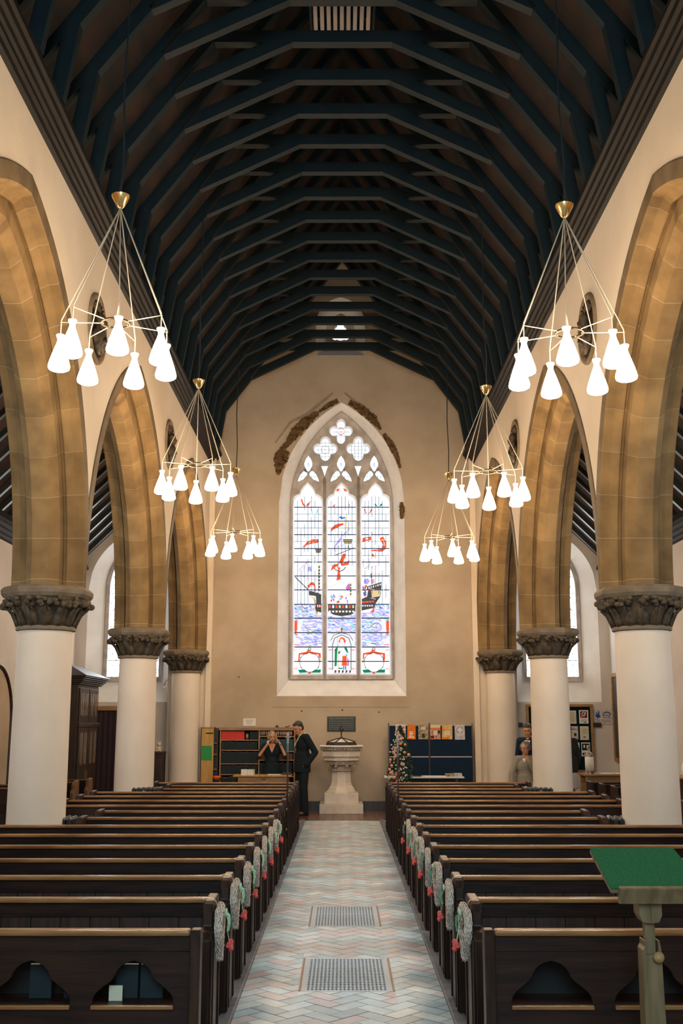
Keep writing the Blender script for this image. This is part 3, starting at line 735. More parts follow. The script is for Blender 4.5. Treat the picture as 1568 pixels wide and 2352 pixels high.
# side figures, the niche with its two figures, shields with swags
for mx in (0,1):
    f = (lambda P: c4(P)) if not mx else (lambda P: c4([(1490-x,y) for x,y in P]))
    piece('red',f([(178,770),(195,752),(212,775),(210,860),(200,920),(235,945),(190,930),(175,870)]))
    piece('pearl',f([(215,770),(235,745),(270,755),(280,790),(262,830),(258,940),(220,940),(212,860)]))
    piece('pearl',f([(172,945),(260,1000),(235,1055),(172,1060)])); piece('pink',f([(172,1040),(235,1040),(235,1055),(172,1055)]))
    for yy in (1105,1330): piece('pink',f([(172,yy),(220,yy),(220,yy+14),(172,yy+14)]))
for cx_ in (360,1132):
    d = cx_-360
    g = lambda P: c4([(x+d,y) for x,y in P])
    piece('pearl',g([(190 if d==0 else 220,1062),(500,1062),(500,1120),(190 if d==0 else 220,1120)]))
    piece('red',g([(218,1270),(228,1150),(322,1132),(350,1085),(380,1132),(494,1150),(496,1215),(480,1272),(466,1230),(465,1168),(390,1166),(355,1150),(320,1168),(246,1168),(240,1240)]))
    piece('straw',g([(465,1205),(497,1205),(490,1270),(470,1250)])) if d==0 else piece('straw',g([(218,1215),(246,1215),(240,1260),(222,1272)]))
    stroke('dark_grey',[(640+(cx_+118*cos(a*PI/16))/5.227,1280+(1260+118*sin(a*PI/16))/5.227) for a in range(33)],.9)
    for a in range(6):
        x,y=cx_+122*cos(a*PI/3+.5),1260+122*sin(a*PI/3+.5); piece('lavender',c4([(x-8,y-8),(x+8,y-8),(x+8,y+8),(x-8,y+8)]))
    piece('green',g([(218,1350),(300,1345),(340,1382),(240,1388)])); piece('green',g([(372,1385),(420,1348),(498,1345),(490,1385)]))
    piece('lavender',g([(228,1392),(500,1392),(500,1415),(228,1415)])); piece('red',g([(340,1380),(375,1380),(366,1418),(348,1418)]))
    piece('pearl',g([(340,1085),(360,1072),(378,1090),(375,1115),(345,1115)])); stroke('dark_grey',g([(345,1088),(372,1088),(375,1112),(345,1112),(345,1088)]),.7)
piece('pearl',c4([(582,915),(905,915),(905,1410),(582,1410)]))
piece('straw',c4([(690,905),(720,875),(770,875),(800,905)]))
stroke('dark_grey',c4([(635,1350),(635,1050),(660,970),(745,930),(830,970),(857,1050),(857,1350)]),1.)
stroke('dark_grey',c4([(612,1000),(650,935),(745,905),(840,935),(880,1000)]),.8)
for yy in (1105,1330): piece('pink',c4([(582,yy),(634,yy),(634,yy+14),(582,yy+14)])); piece('pink',c4([(858,yy),(906,yy),(906,yy+14),(858,yy+14)]))
piece('red',c4([(706,1015),(725,968),(748,958),(775,970),(795,1005),(780,1038),(765,1000),(745,978),(726,1000),(722,1030)]))
piece('pearl',c4([(725,1040),(728,985),(748,975),(768,995),(775,1060),(800,1200),(790,1350),(690,1350),(690,1130)]))
piece('green',c4([(706,1045),(700,1085),(690,1130),(684,1300),(660,1312),(662,1130),(658,1110),(690,1070)])); piece('green',c4([(772,1062),(808,1090),(825,1150),(806,1142),(780,1100)]))
piece('green',c4([(700,1130),(735,1128),(725,1142),(715,1165),(700,1150)])); piece('green',c4([(700,1325),(760,1328),(755,1340),(705,1340)]))
piece('red',c4([(755,1180),(805,1185),(803,1230),(812,1300),(745,1302),(752,1232)])); piece('pearl',c4([(755,1150),(790,1140),(800,1180),(760,1185)])); piece('teal',c4([(790,1165),(812,1160),(812,1185),(792,1188)]))
piece('blue',c4([(762,1304),(776,1304),(774,1350),(764,1350)])); piece('blue',c4([(784,1304),(798,1304),(798,1350),(786,1350)])); piece('purple',c4([(810,1200),(828,1230),(832,1290),(815,1310)]))
for i in range(10): piece('dark_grey' if i%2 else 'pearl',c4([(640+i*22,1355),(660+i*22,1355),(655+i*22,1385),(635+i*22,1385)]))
piece('lavender',c4([(640,1395),(850,1395),(850,1413),(640,1413)]))
stroke('straw',c4([(690,960),(700,1130),(705,1360)]),.9); stroke('dark_grey',c4([(745,900),(745,840)]),1.2); stroke('dark_grey',c4([(730,862),(760,862)]),1.2)
# gulls
for x,y in ((250,560),(400,880),(1140,800),(330,1480/4)): pass
for P in ([(250,540),(290,610),(340,660),(290,640),(265,660),(275,610)],[(300,830),(360,870),(440,880),(370,900),(340,930),(350,885)],[(1085,830),(1140,800),(1190,790),(1150,830),(1170,850),(1120,835)]):
    piece('pearl',c4(P)); stroke('lead',c4(P+[P[0]]),.6)
# lead lines: close upright bars in the upper part, ferramenta right across
rnd = random.Random(4)
for (a,b_) in LX:
    for k,v in enumerate([1551-.5,1519,1486,1453,1420,1388,1355,1323,1291,1260,1228,1197,1165]):
        stroke('lead',[(a,v),(b_,v)],1.7,.004)
    for k in range(4): 
        v=1181+k*31.5; stroke('lead',[(a,v),(b_,v)],.8,.004)
    for k in range(1,8):
        x=a+(b_-a)*k/8
        v=1388 if a!=750 else 1300
        tops=1140 if 2<k<6 else 1150
        y=tops
        while y<v:
            if rnd.random()<.80: stroke('lead',[(x,y),(x,min(y+16,v))],.85,.004)
            y+=16
    for _ in range(16):
        x=a+rnd.random()*(b_-a-12); y=1130+rnd.random()*250; stroke('pale_blue',[(x,y),(x+6,y+5*(rnd.random()-.5)),(x+11,y+8*(rnd.random()-.5))],.8,.003)
for c,v in ((745,1033),(820.5,1033)):
    for k in (-2,-1,0,1,2): stroke('lead',[(c-22,v+k*8),(c+22,v+k*8)],.6,.004); stroke('lead',[(c+k*8,v-22),(c+k*8,v+22)],.6,.004)
for k in (-1,0,1): stroke('lead',[(781-20,992+k*9),(781+20,992+k*9)],.6,.004); stroke('lead',[(781+k*9,972),(781+k*9,1016)],.6,.004)
for c in (706,781,857):
    for k in (-2,-1,1,2): stroke('lead',[(c+k*8,1080),(c+k*8,1106)],.55,.004)
    stroke('lead',[(c-22,1095),(c+22,1095)],.6,.004)
for k,mb in GM.items():
    if mb.v:
        c,s = GC[k]; mb.build(('lead_lines' if k=='lead' else f'{k}_glass'), emission('stained_'+k, c, s), win, recalc=False)

# ------------------------------------------------------------------ aisle windows in the west wall, and the small gable window
for n,c in ((2,win_aisle[0]),(3,win_aisle[1])):
    out = pointed(c,.90,wi['z0'],wi['zs'],wi['rise']); inn = pointed(c,.60,2.52,4.45,1.0)
    b = MB(); b.loft([[(x,WY,z) for x,z in out],[(x,WY+.34,z) for x,z in inn]],True,False,False); w = struct(b.build(f'window_{n}', M['white_paint']))
    b = MB(); q = lambda f,y: [(x,y,z) for x,z in f]
    i2 = pointed(c,.535,2.62,4.45,.92)
    b.loft([q(inn,WY+.32),q(inn,WY+.30),q(i2,WY+.33),q(i2,WY+.42)],True,False,False); b.build('stone_frame', M['tracery'], w)
    p = MB(); p.add(q(i2,WY+.41),[tuple(range(len(i2)))]); p.build('pane', M['skylight_low'], w, recalc=False)
    b = MB()
    for k in range(-14,15):   # diamond quarries
        for s in (-1,1):
            pts=[]
            for i in range(60):
                z=2.62+i*.05; x=c+k*.145+s*(z-2.62)*.62
                if abs(x-c)<.53 and z<arch_top(x,c,.535,4.45,.92): pts.append((x,WY+.40,z))
            if len(pts)>1: b.obar(pts[0],pts[-1],.009,.009)
    for z in (2.95,3.3,3.65,4.0,4.35,4.7): b.obar((c-.53,WY+.395,z),(c+.53,WY+.395,z),.012,.012)
    b.build('lead_lines', M['lead'], w)
out = pointed(gab['c'],gab['half'],gab['z0'],gab['zs'],gab['rise']); inn = pointed(gab['c'],.30,9.75,10.12,.42)
b = MB(); b.loft([[(x,WY,z) for x,z in out],[(x,WY+.4,z) for x,z in inn]],True,False,False); w = struct(b.build('window_9', M['splay']))
tre=[]
for i in range(48):
    a=2*PI*i/48; r=.15+.06*max(0,sin(3*a+PI))**.8 if sin(3*a+PI)>0 else .15
    tre.append((gab['c']+r*cos(a),10.10+r*sin(a)*1.15))
plate('tracery',[(x,z) for x,z in pointed(gab['c'],.31,9.74,10.12,.43)],[tre],WY+.41,.02,.02,M['tracery'],w)
p = MB(); p.add([(x,WY+.45,z) for x,z in inn],[tuple(range(len(inn)))]); p.build('pane', M['skylight'], w, recalc=False)
# ------------------------------------------------------------------ floor: herringbone aisle tiles, red quarry tiles at the west end, terracotta under the pews
fl = B((-AX,AX,-3.5,WY+.1,-.1,-.02)).build('floor', M['terracotta']); struct(fl)
B((-AX,-.73,-3.5,WY,-.02,0.),(.73,AX,-3.5,WY,-.02,0.)).build('side_paving', M['terracotta'], fl)
B((-.66,.66,-3.5,19.56,-.02,-.002)).build('grout_bed', M['grout'], fl)
def clip_poly(P, x0,x1,y0,y1):
    def cut(P, f, g):
        out=[]
        for i in range(len(P)):
            a,b=P[i],P[(i+1)%len(P)]; fa,fb=f(a),f(b)
            if fa>=0: out.append(a)
            if (fa>=0)!=(fb>=0):
                t=fa/(fa-fb); out.append((a[0]+(b[0]-a[0])*t,a[1]+(b[1]-a[1])*t))
        return out
    for f in (lambda p:p[0]-x0, lambda p:x1-p[0], lambda p:p[1]-y0, lambda p:y1-p[1]):
        if not P: return P
        P = cut(P,f,None)
    return P
rnd = random.Random(21)
mb = MB(); TWd=.115; g=.0025
GRATES = [(.028,.318,7.48,8.46),(.022,.315,9.72,10.72)]
c45=cos(PI/4)
pal=[((.68,.66,.71),.25),((.56,.75,.87),.36),((.70,.82,.90),.24),((.48,.66,.78),.10),((.62,.53,.56),.05)]  # tile colours, lightened and blued to stand in for window sheen
def aisle_tile(u0,v0,u1,v1):
    P=[(u0+g,v0+g),(u1-g,v0+g),(u1-g,v1-g),(u0+g,v1-g)]
    P=[((u-v)*c45,(u+v)*c45) for u,v in P]
    cx=sum(p[0] for p in P)/4; cy=sum(p[1] for p in P)/4
    if abs(cx)>.85 or cy<-3.6 or cy>19.7: return
    parts=[(-.655,.655,-3.5,19.56)]
    for (c,h,a,b) in GRATES:
        if c-h-.3<cx<c+h+.3 and a-.3<cy<b+.3: parts=[(-.655,c-h,-3.5,19.56),(c+h,.655,-3.5,19.56),(c-h,c+h,-3.5,a),(c-h,c+h,b,19.56)]
    for Q in [clip_poly(P,*q) for q in parts]:
        if len(Q)<3: continue
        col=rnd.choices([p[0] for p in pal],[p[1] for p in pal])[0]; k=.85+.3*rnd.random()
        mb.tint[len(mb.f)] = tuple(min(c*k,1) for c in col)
        z=rnd.random()*.0012
        mb.add([(x,y,z) for x,y in Q],[tuple(range(len(Q)))])
# herringbone of 2:1 tiles on a lattice turned by 45 degrees
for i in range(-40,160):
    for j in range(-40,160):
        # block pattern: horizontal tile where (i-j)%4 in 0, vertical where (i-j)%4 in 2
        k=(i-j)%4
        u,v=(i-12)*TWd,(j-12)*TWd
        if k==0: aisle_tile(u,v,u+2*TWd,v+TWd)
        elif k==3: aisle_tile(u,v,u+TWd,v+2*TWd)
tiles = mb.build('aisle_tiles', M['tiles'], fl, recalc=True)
mb=MB(); s=.152
B((-2.6,2.6,19.56,WY,-.02,-.001)).build('west_grout', M['grout'], fl)
for i in range(-17,17):
    for j in range(0,16):
        x0=i*s; y0=19.57+j*s; y1=min(y0+s-.006,WY)
        if y1-y0<.03: continue
        k=.6+.7*rnd.random(); mb.tint[len(mb.f)]=(.17*k,.072*k,.048*k)
        mb.add([(x0,y0,.001),(x0+s-.006,y0,.001),(x0+s-.006,y1,.001),(x0,y1,.001)],[(0,1,2,3)])
mb.build('quarry_tiles', M['red_tile'], fl)
for n,sx in ((5,-1),(6,1)):
    struct(B((min(sx*.657,sx*.735),max(sx*.657,sx*.735),-3.5,19.56,-.02,.022)).build(f'trim_{n}', M['kerb'], bevel=.006))
    tag(B((min(sx*.80,sx*.745),max(sx*.80,sx*.745),18.55,19.5,0,.012)).build('white_floor_strip', M['white_paint']), f'white strip on the floor behind the last pew, {"bookcase" if sx<0 else "lectern"} side','floor strip')
# grates
def grate(c,h,y0,y1,label):
    t=thing('floor_grate',label,'floor grate',(c,(y0+y1)/2,0),0,'iron heating grates in the aisle')
    L=(y1-y0)/2
    B((-h,h,-L,L,-.015,-.0016)).build('duct_shade', M['grate_hole'], t)  # dark slab painted as the unlit depth under the holes
    for q in ((-h,-h+.012),(h-.012,h)): B((*q,-L,L,-.01,.005)).build('brass_strip', M['brass_edge'], t)
    w=.05
    b=B((-h+.014,-h+w,-L,L,-.01,.003),(h-w,h-.014,-L,L,-.01,.003),(-h+w,h-w,-L,-L+.022,-.01,.003),(-h+w,h-w,L-.022,L,-.01,.003))
    b.build('rim', M['grate'], t)
    b=MB(); W=h-w; D=L-.022; nx=20; ny=20
    px=2*W/nx; py=2*D/ny
    # perforated plate: square cells with a diamond-shaped hole in each
    for i in range(nx):
        for j in range(ny):
            cx=-W+px*(i+.5); cy=-D+py*(j+.5); o=len(b.v)
            a,bb=px*.40,py*.40
            outer=[(cx-px/2,cy-py/2),(cx,cy-py/2),(cx+px/2,cy-py/2),(cx+px/2,cy),(cx+px/2,cy+py/2),(cx,cy+py/2),(cx-px/2,cy+py/2),(cx-px/2,cy)]
            inn=[(cx-a*.62,cy-bb*.62),(cx,cy-bb),(cx+a*.62,cy-bb*.62),(cx+a,cy),(cx+a*.62,cy+bb*.62),(cx,cy+bb),(cx-a*.62,cy+bb*.62),(cx-a,cy)]
            b.add([(x,y,.0025) for x,y in outer]+[(x,y,.0025) for x,y in inn]+[(x,y,-.0014) for x,y in inn],
                  [(k,(k+1)%8,8+(k+1)%8,8+k) for k in range(8)]+[(8+k,8+(k+1)%8,16+(k+1)%8,16+k) for k in range(8)])
    b.build('lattice', M['grate'], t, recalc=False)
grate(*GRATES[0],'pale iron floor grate in the aisle, the nearer of the two')
grate(*GRATES[1],'pale iron floor grate in the aisle, the farther of the two')

# ------------------------------------------------------------------ pews (they face the camera; backs at PY)
PH=.76
PY=[6.36+.87*k-.0043*k*k for k in range(15)]
def pew_end(sx, x, out):
    """bench end as one shaped board; x = outer face, board is .055 thick towards the bench"""
    prof=[(-.36,0),(-.36,.60),(-.325,.635),(-.272,.655),(-.268,.725),(-.24,.765),(-.215,.778),(.0,.785),(.03,.765),(.03,0)]
    b=MB(); b.prism(prof, lambda p,q,a:(a,p,q), x, x+out*.055); return b
def make_pew(sx, xo, label):
    t=thing('pew',label,'pew',(0,0,0),0,'pews of the nave')
    xi=.70
    lo,hi=min(sx*xi,sx*xo),max(sx*xi,sx*xo)
    e=pew_end(sx, sx*xi, sx).build('pew_end', M['pew_end'], t, bevel=.008)
    # strips and fielded edge on the face towards the aisle
    b=MB()
    for y0,y1 in ((-.358,-.338),(-.262,-.246),(.008,.028)): b.box(min(sx*xi,sx*(xi-.010)),max(sx*xi,sx*(xi-.010)),y0,y1,.03,.60 if y0<-.3 else .70)
    b.build('edge_moulding', M['pew_end'], e, bevel=.003)
    e=pew_end(sx, sx*xo, -sx).build('pew_end', M['pew_end'], t, bevel=.008)
    B((lo+.05,hi-.05,-.035,.035,.735,.762)).build('top_rail', M['pew_rail'], t, bevel=.009)
    B((lo+.05,hi-.05,.015,.019,.06,.66)).build('back_lining',M['pew_shadow'],t)  # dark sheet makes the gaps between planks look shaded
    B((lo+.05,hi-.05,-.006,.016,.655,.737)).build('back_board', M['pew'], t, bevel=.003)
    b=MB(); n=int((hi-lo)/.165)
    for i in range(n):
        a=lo+.055+(hi-lo-.11)*i/n; c=lo+.055+(hi-lo-.11)*(i+1)/n; b.box(a+.003,c-.003,.0,.014,.06,.656)
    b.build('back_planks', M['pew_slat'], t)
    B((lo+.05,hi-.05,-.34,.0,.385,.415)).build('seat', M['pew'], t, bevel=.006)
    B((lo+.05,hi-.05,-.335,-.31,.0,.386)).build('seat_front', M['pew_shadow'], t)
    B((lo+.05,hi-.05,.02,.16,.585,.603)).build('book_ledge', M['pew'], t)
    return t
protos={}
for sx,side in ((-1,'bookcase side'),(1,'lectern side')):
    for k,y in enumerate(PY):
        short = k in (6,7,12,13)
        xo = 2.68 if short else 3.48
        if k in (14,): xo=3.0
        deco = 'with wicker heart' if k<7 else ('shortened beside a column' if short else 'plain')
        lab=f'dark wooden pew, {deco}, {ORD[k]} from the front, {side}'
        key=(sx,xo)
        if key not in protos: protos[key]=make_pew(sx,xo,lab); o=protos[key]
        else: o=copy_tree(protos[key])
        o['label']=lab; o.location.y=y
# front desks (book frontals) before the first pews
def frontal(sx,label):
    t=thing('pew_front_desk',label,'pew front',(0,5.42,0))
    xi,xo=.675,3.4
    X=lambda x:sx*x
    def bx(x0,x1,*r): return (min(X(x0),X(x1)),max(X(x0),X(x1)),*r)
    b=MB(); b.prism([(-.05,0),(-.05,.74),(-.03,.765),(.04,.765),(.05,.745),(.05,0)], lambda p,q,a:(a,p,q), X(xi), X(xi+.05)); b.build('end_post', M['pew_end'], t, bevel=.008)
    B(bx(xi+.05,xo,-.035,.03,.735,.765)).build('top_rail', M['pew_rail'], t, bevel=.012)
    B(bx(xi+.05,xo,.0,.02,.66,.737)).build('frieze_board', M['pew'], t, bevel=.004)
    # pierced board: ogee-headed openings over a shelf
    def ogee(c,h):
        P=[(c-h,.42),(c-h,.45),(c-h*.92,.475),(c-h*.72,.505),(c-h*.5,.535),(c-h*.42,.575),(c-h*.25,.605),(c,.618)]
        for _ in range(2): P=[P[0]]+[q for a,b in zip(P,P[1:]) for q in ((a[0]*.75+b[0]*.25,a[1]*.75+b[1]*.25),(a[0]*.25+b[0]*.75,a[1]*.25+b[1]*.75))]+[P[-1]]
        return [(X(x),z) for x,z in P+[(2*c-x,z) for x,z in reversed(P[:-1])]]
    hs=[ogee(c,.19) for c in (.995,1.485,1.975,2.465,2.955)]
    o=plate('pierced_panel',[(X(xi+.05),.02),(X(xo),.02),(X(xo),.662),(X(xi+.05),.662)],hs,.012,.008,.003,M['pew'],t)
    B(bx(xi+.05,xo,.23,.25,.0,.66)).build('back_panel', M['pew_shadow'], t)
    b=MB()
    for c in (.995,1.485,1.975,2.465,2.955): b.box(*bx(c-.195,c+.195,-.022,.0,.405,.424))
    b.build('shelf_edge', M['pew_rail'], t, bevel=.004)
    B(bx(xi+.05,xo,.02,.23,.40,.42)).build('shelf', M['pew'], t)
    return t
frontal(-1,'dark front pew desk with pierced ogee openings, bookcase side of the aisle')
frontal(1,'dark front pew desk with pierced ogee openings, behind the green-topped lectern')
# hymn books on the desk shelf
for x,l,h,mk in ((-1.30,'first','f','book_dark'),(-1.47,'second','g','book_dark'),(-.93,'third','h','book_dark'),(-1.05,'fourth','i','book_dark')):
    t=thing('hymn_book',f'dark hymn book standing in the front pew desk, {l} of four along the shelf','book',(x,5.56,.42),0,'hymn books in the front pew desk')
    B((-.055,.055,-.012,.012,0,.155)).build('cover',M[mk],t,bevel=.003); B((-.053,.053,-.009,.009,.15,.157)).build('page_block',M['pages'],t)
tag(B((-1.125,-1.06,5.50,5.507,.421,.49)).build('service_card', M['cream_paper']),'small pale card propped in the front pew desk','card')

# ------------------------------------------------------------------ wicker hearts with ribbon and flower on the first seven pew ends
def heart_path(n=44, s=.145):
    P=[]
    for i in range(n):
        a=2*PI*i/n; x=16*sin(a)**3; y=13*cos(a)-5*cos(2*a)-2*cos(3*a)-cos(4*a)
        P.append((0,x*s/17*.86,y*s/17*1.05))
    return P
def make_heart(sx, rib):
    t=thing('wicker_heart','','wicker heart',(0,0,0),0,'wicker hearts hung on the pew ends')
    rnd=random.Random(8)
    P=heart_path(); b=MB()
    b.tube(P,.0145,8,closed=True)
    for k in range(15):   # twisted withies round the core
        ph=k*2*PI/15; Q=[]; n=len(P)
        for i,p in enumerate(P):
            a=ph+i*2*PI*(4 if k%2 else -3)/n; d=Vector(P[(i+1)%n])-Vector(P[i-1]); d.normalize(); u=Vector((1,0,0)); w=d.cross(u)
            r=.0165+.006*rnd.random(); Q.append(Vector(p)+u*r*cos(a)+w*r*sin(a))
        b.tube(Q,.0032,5,closed=True)
    h=b.build('wicker_ring',M['wicker'],t,smooth=True)
    b=MB(); # ribbon over the pew end
    path=[(-sx*-.075,.0,.0)]
    def strip(path,w,axis=(0,1,0)):
        a=Vector(axis); L=[Vector(p)+a*w/2 for p in path]; R=[Vector(p)-a*w/2 for p in path]
        for i in range(len(path)-1):
            b.quad(L[i],R[i],R[i+1],L[i+1])
    strip([(sx*.004,.0,.10),(sx*.022,.0,.145),(sx*.040,.0,.163),(sx*.075,0,.166),(sx*.096,0,.16),(sx*.098,0,.12)],.014)
    b.build('hanging_ribbon',M['ribbon_pale' if rib!='ribbon_peach' else 'ribbon_peach'],t,recalc=False)
    b=MB()
    strip([(-sx*.03,-.03,.10),(-sx*.045,-.045,.06),(-sx*.042,-.05,.02),(-sx*.05,-.06,-.02),(-sx*.06,-.075,-.055)],.032)
    strip([(-sx*.03,-.03,.10),(-sx*.05,-.015,.075),(-sx*.052,-.02,.03),(-sx*.045,-.01,-.01)],.028,(.5,.8,0))
    b.ell((-sx*.035,-.05,.10),(.007,.022,.012),Matrix.Rotation(.5,3,'X')); b.ell((-sx*.035,-.012,.102),(.007,.022,.011),Matrix.Rotation(-.5,3,'X')); b.ell((-sx*.036,-.03,.10),(.008,.009,.009))
    b.build('green_ribbon',M['ribbon_green'],t,smooth=True)
    b=MB()
    for k in range(10):
        a=2*PI*k/10; b.ell((-sx*(.048+.02*rnd.random()),-.055+.02*cos(a),-.07+.02*sin(a)),(.014,.014,.011),Matrix.Rotation(a,3,'X'),8,6)
    b.ell((-sx*.06,-.055,-.07),(.018,.018,.018)); 
    f=b.build('silk_flower',M['flower_red'],t,smooth=True)
    return t
hp={}
for sx,side in ((-1,'bookcase side'),(1,'lectern side')):
    for k in range(7):
        rib='ribbon_peach' if sx>0 and k in (0,2,4,5) else 'ribbon_pale'
        if (sx,rib) not in hp: hp[(sx,rib)]=o=make_heart(sx,rib)
        else: o=copy_tree(hp[(sx,rib)])
        r=random.Random(k*7+sx)
        o.location=(sx*(.70-.030),PY[k]-.185,.625+.01*r.random()); o.rotation_euler=((r.random()-.5)*.22,0,(r.random()-.5)*.16)
        o['label']=f'whitewashed wicker heart with red flower on the {ORD[k]} pew end, {side}'
# ------------------------------------------------------------------ chandeliers
def make_chandelier():
    t=thing('chandelier','','chandelier',(0,0,0),0,'seven-shade chandeliers of the nave')
    b=MB(); b.lathe([(.012,1.06),(.03,1.075),(.078,1.165),(.082,1.18),(.05,1.185),(.01,1.19)],20); b.build('canopy',M['brass'],t,angle=40)
    b=MB(); b.tube([(0,0,1.18),(.012,.01,1.6),(-.01,-.008,2.2),(.008,0,3.0),(0,0,3.55)],.009,6); b.build('cord',M['black_iron'],t)
    b=MB(); b.tube([(.118*cos(2*PI*i/32),.118*sin(2*PI*i/32),0) for i in range(32)],.011,8,closed=True); b.build('centre_ring',M['ring'],t,smooth=True)
    for k in range(7):
        a=-PI/2+2*PI*k/7; u=Vector((cos(a),sin(a),0))
        b=MB(); b.tube([u*.10,u*.47],.0042,6); b.tube([(0,0,1.07),u*.46+Vector((0,0,.02)),u*.462+Vector((0,0,-.13))],.0052,6)
        b.build('arm',M['wire'],t,smooth=True)
        c=u*.462
        b=MB(); b.lathe([(.030,-.118),(.036,-.112),(.038,-.122),(.026,-.150),(.023,-.170)],16,c); n=b.build('shade_neck',M['shade_neck'],t,smooth=True)
        b=MB(); b.lathe([(.0225,-.168),(.030,-.195),(.048,-.245),(.070,-.310),(.086,-.365),(.092,-.395),(.088,-.416),(.070,-.428),(.02,-.432)],16,c); b.build('lamp_shade',M['shade'],t,smooth=True)
    return t
cp=None
for sx,side in ((-1,'bookcase side'),(1,'lectern side')):
    for y,w in ((8.7,'nearest the camera'),(13.9,'middle one'),(19.1,'farthest one, before the west wall')):
        if cp is None: cp=o=make_chandelier()
        else: o=copy_tree(cp)
        o.location=(sx*1.945,y,5.09 if sx<0 else 5.0); o.rotation_euler=(0,0,{8.7:-.27,13.9:-.59,19.1:.0}[y]*sx)
        o['label']=f'lit chandelier of seven opal shades, {side}, {w}'
# ------------------------------------------------------------------ carved medallions over the columns
def medallion(sx,y,label):
    t=thing('wall_medallion',label,'medallion',(sx*FX,y,6.02),0,'carved medallions on the arcade walls')
    s=-sx  # towards the nave
    b=MB(); prof=[(.40,.0),(.40,.02),(.385,.035),(.34,.03),(.32,.0)]
    b.loft([[(s*h,r*cos(2*PI*i/40),r*sin(2*PI*i/40)) for i in range(40)] for r,h in prof],True,False,False); b.build('rim',M['medal_rim'],t,smooth=True)
    b=MB(); b.add([(s*.006,.325*cos(2*PI*i/40),.325*sin(2*PI*i/40)) for i in range(40)],[tuple(range(40))]); b.build('back_disc',M['dark_wood'],t)
    b=MB()
    b.ell((s*.05,0,.075),(.06,.07,.095)); b.ell((s*.085,.0,.05),(.035,.05,.06)); b.ell((s*.115,0,.06),(.012,.015,.025)); b.ell((s*.045,.0,.115),(.06,.085,.065))
    b.build('carved_head',M['medal'],t,smooth=True)
    b=MB(); b.ell((s*.03,0,-.14),(.06,.20,.15)); b.ell((s*.06,.08,-.10),(.045,.05,.12),Matrix.Rotation(.4,3,'X')); b.ell((s*.06,-.09,-.12),(.045,.05,.11),Matrix.Rotation(-.5,3,'X'))
    b.tube([(s*.07,.1,-.05),(s*.10,.02,-.14),(s*.06,-.08,-.20)],.028,8); b.tube([(s*.055,-.16,.0),(s*.07,-.1,-.16),(s*.06,.05,-.26)],.024,8)
    b.build('carved_drapery',M['medal'],t,smooth=True)
    b=MB()
    for k in range(9):
        a=PI*(.15+.7*k/8); b.tube([(s*.02,.13*cos(a),.08+.13*sin(a)),(s*.03,.30*cos(a),.08+.22*sin(a))],.014,6)
    b.build('carved_rays',M['medal'],t,smooth=True)
for sx,side in ((-1,'bookcase side'),(1,'lectern side')):
    medallion(sx,11.3,f'dark carved round medallion high on the wall above the nearest column, {side}')
    medallion(sx,16.4,f'dark carved round medallion high on the wall above the second column, {side}')

# ------------------------------------------------------------------ font with wooden cover
t=thing('font','white stone font with stepped base standing at the end of the aisle','font',(-.02,21.33,0))
b=MB(); b.box(-.415,.415,-.415,.415,0,.175); b.box(-.325,.325,-.325,.325,.175,.375); b.build('stepped_base',M['font'],t,bevel=.008)
b=MB(); b.lathe([(.30,.375),(.30,.40),(.275,.42),(.262,.455),(.225,.50),(.203,.56),(.197,.64),(.192,.77)],8,ph=PI/8); b.build('shaft',M['font'],t,bevel=.004)
b=MB(); b.lathe([(.19,.765),(.225,.775),(.232,.79),(.215,.805),(.19,.815),(.185,.86),(.23,.90)],32); b.build('necking',M['font_carve'],t,smooth=True)
b=MB()
b.lathe([(.27,.885),(.29,.90),(.30,.935),(.31,.965)],8,ph=PI/8)
for k in range(8):
    a=PI/8+k*PI/4; u=Vector((cos(a),sin(a),0)); w=Vector((-sin(a),cos(a),0))
    c=u*.272+Vector((0,0,.878)); 
    pts=[c+w*(.03*q/12*2.2*cos(q*.7))*.5+u*(.012*sin(q*.7))+Vector((0,0,.018*sin(q*.7))) for q in range(12)]
    b.lathe([(.001,-.028),(.026,-.024),(.030,0),(.026,.024),(.001,.028)],10,tuple(c)); b.tube(pts,.008,5)
b.build('volute_capital',M['font_carve'],t,angle=35)
b=MB(); b.lathe([(.27,.965),(.33,.968),(.365,.975),(.368,.99),(.345,1.005),(.34,1.03),(.36,1.045),(.372,1.05),(.392,1.052),(.394,1.145),(.39,1.15)],8,ph=PI/8); b.build('bowl',M['font'],t,bevel=.004)
b=MB(); b.lathe([(.38,1.148),(.388,1.155),(.41,1.20),(.43,1.225),(.40,1.228)],8,ph=PI/8)
for k in range(40):
    a=2*PI*k/40; r=.386/cos(((a+PI/8)%(PI/4))-PI/8); b.ell((r*cos(a),r*sin(a),1.188),(.02,.02,.022),None,8,6)
b.build('carved_band',M['font_carve'],t,angle=35)
b=MB(); b.lathe([(.40,1.224),(.448,1.228),(.462,1.238),(.462,1.250),(.44,1.262),(.30,1.264),(.1,1.264)],8,ph=PI/8); b.build('rim',M['white_paint'],t,bevel=.004)
t=thing('font_cover','low wooden font cover with ribs and an upright handle, on the white font','font cover',(-.02,21.33,1.264))
b=MB(); b.lathe([(.325,0),(.325,.012),(.305,.05),(.285,.062),(.26,.062)],8,ph=PI/8); b.build('base_ring',M['dark_wood'],t,bevel=.003)
b=MB(); b.lathe([(.27,.058),(.06,.122)],8,ph=PI/8); b.build('white_panels',M['white'],t)
b=MB()
for k in range(8):
    a=PI/8+k*PI/4; u=Vector((cos(a),sin(a),0)); b.obar(u*.295+Vector((0,0,.062)),u*.05+Vector((0,0,.132)),.02,.016)
b.build('ribs',M['dark_wood'],t)
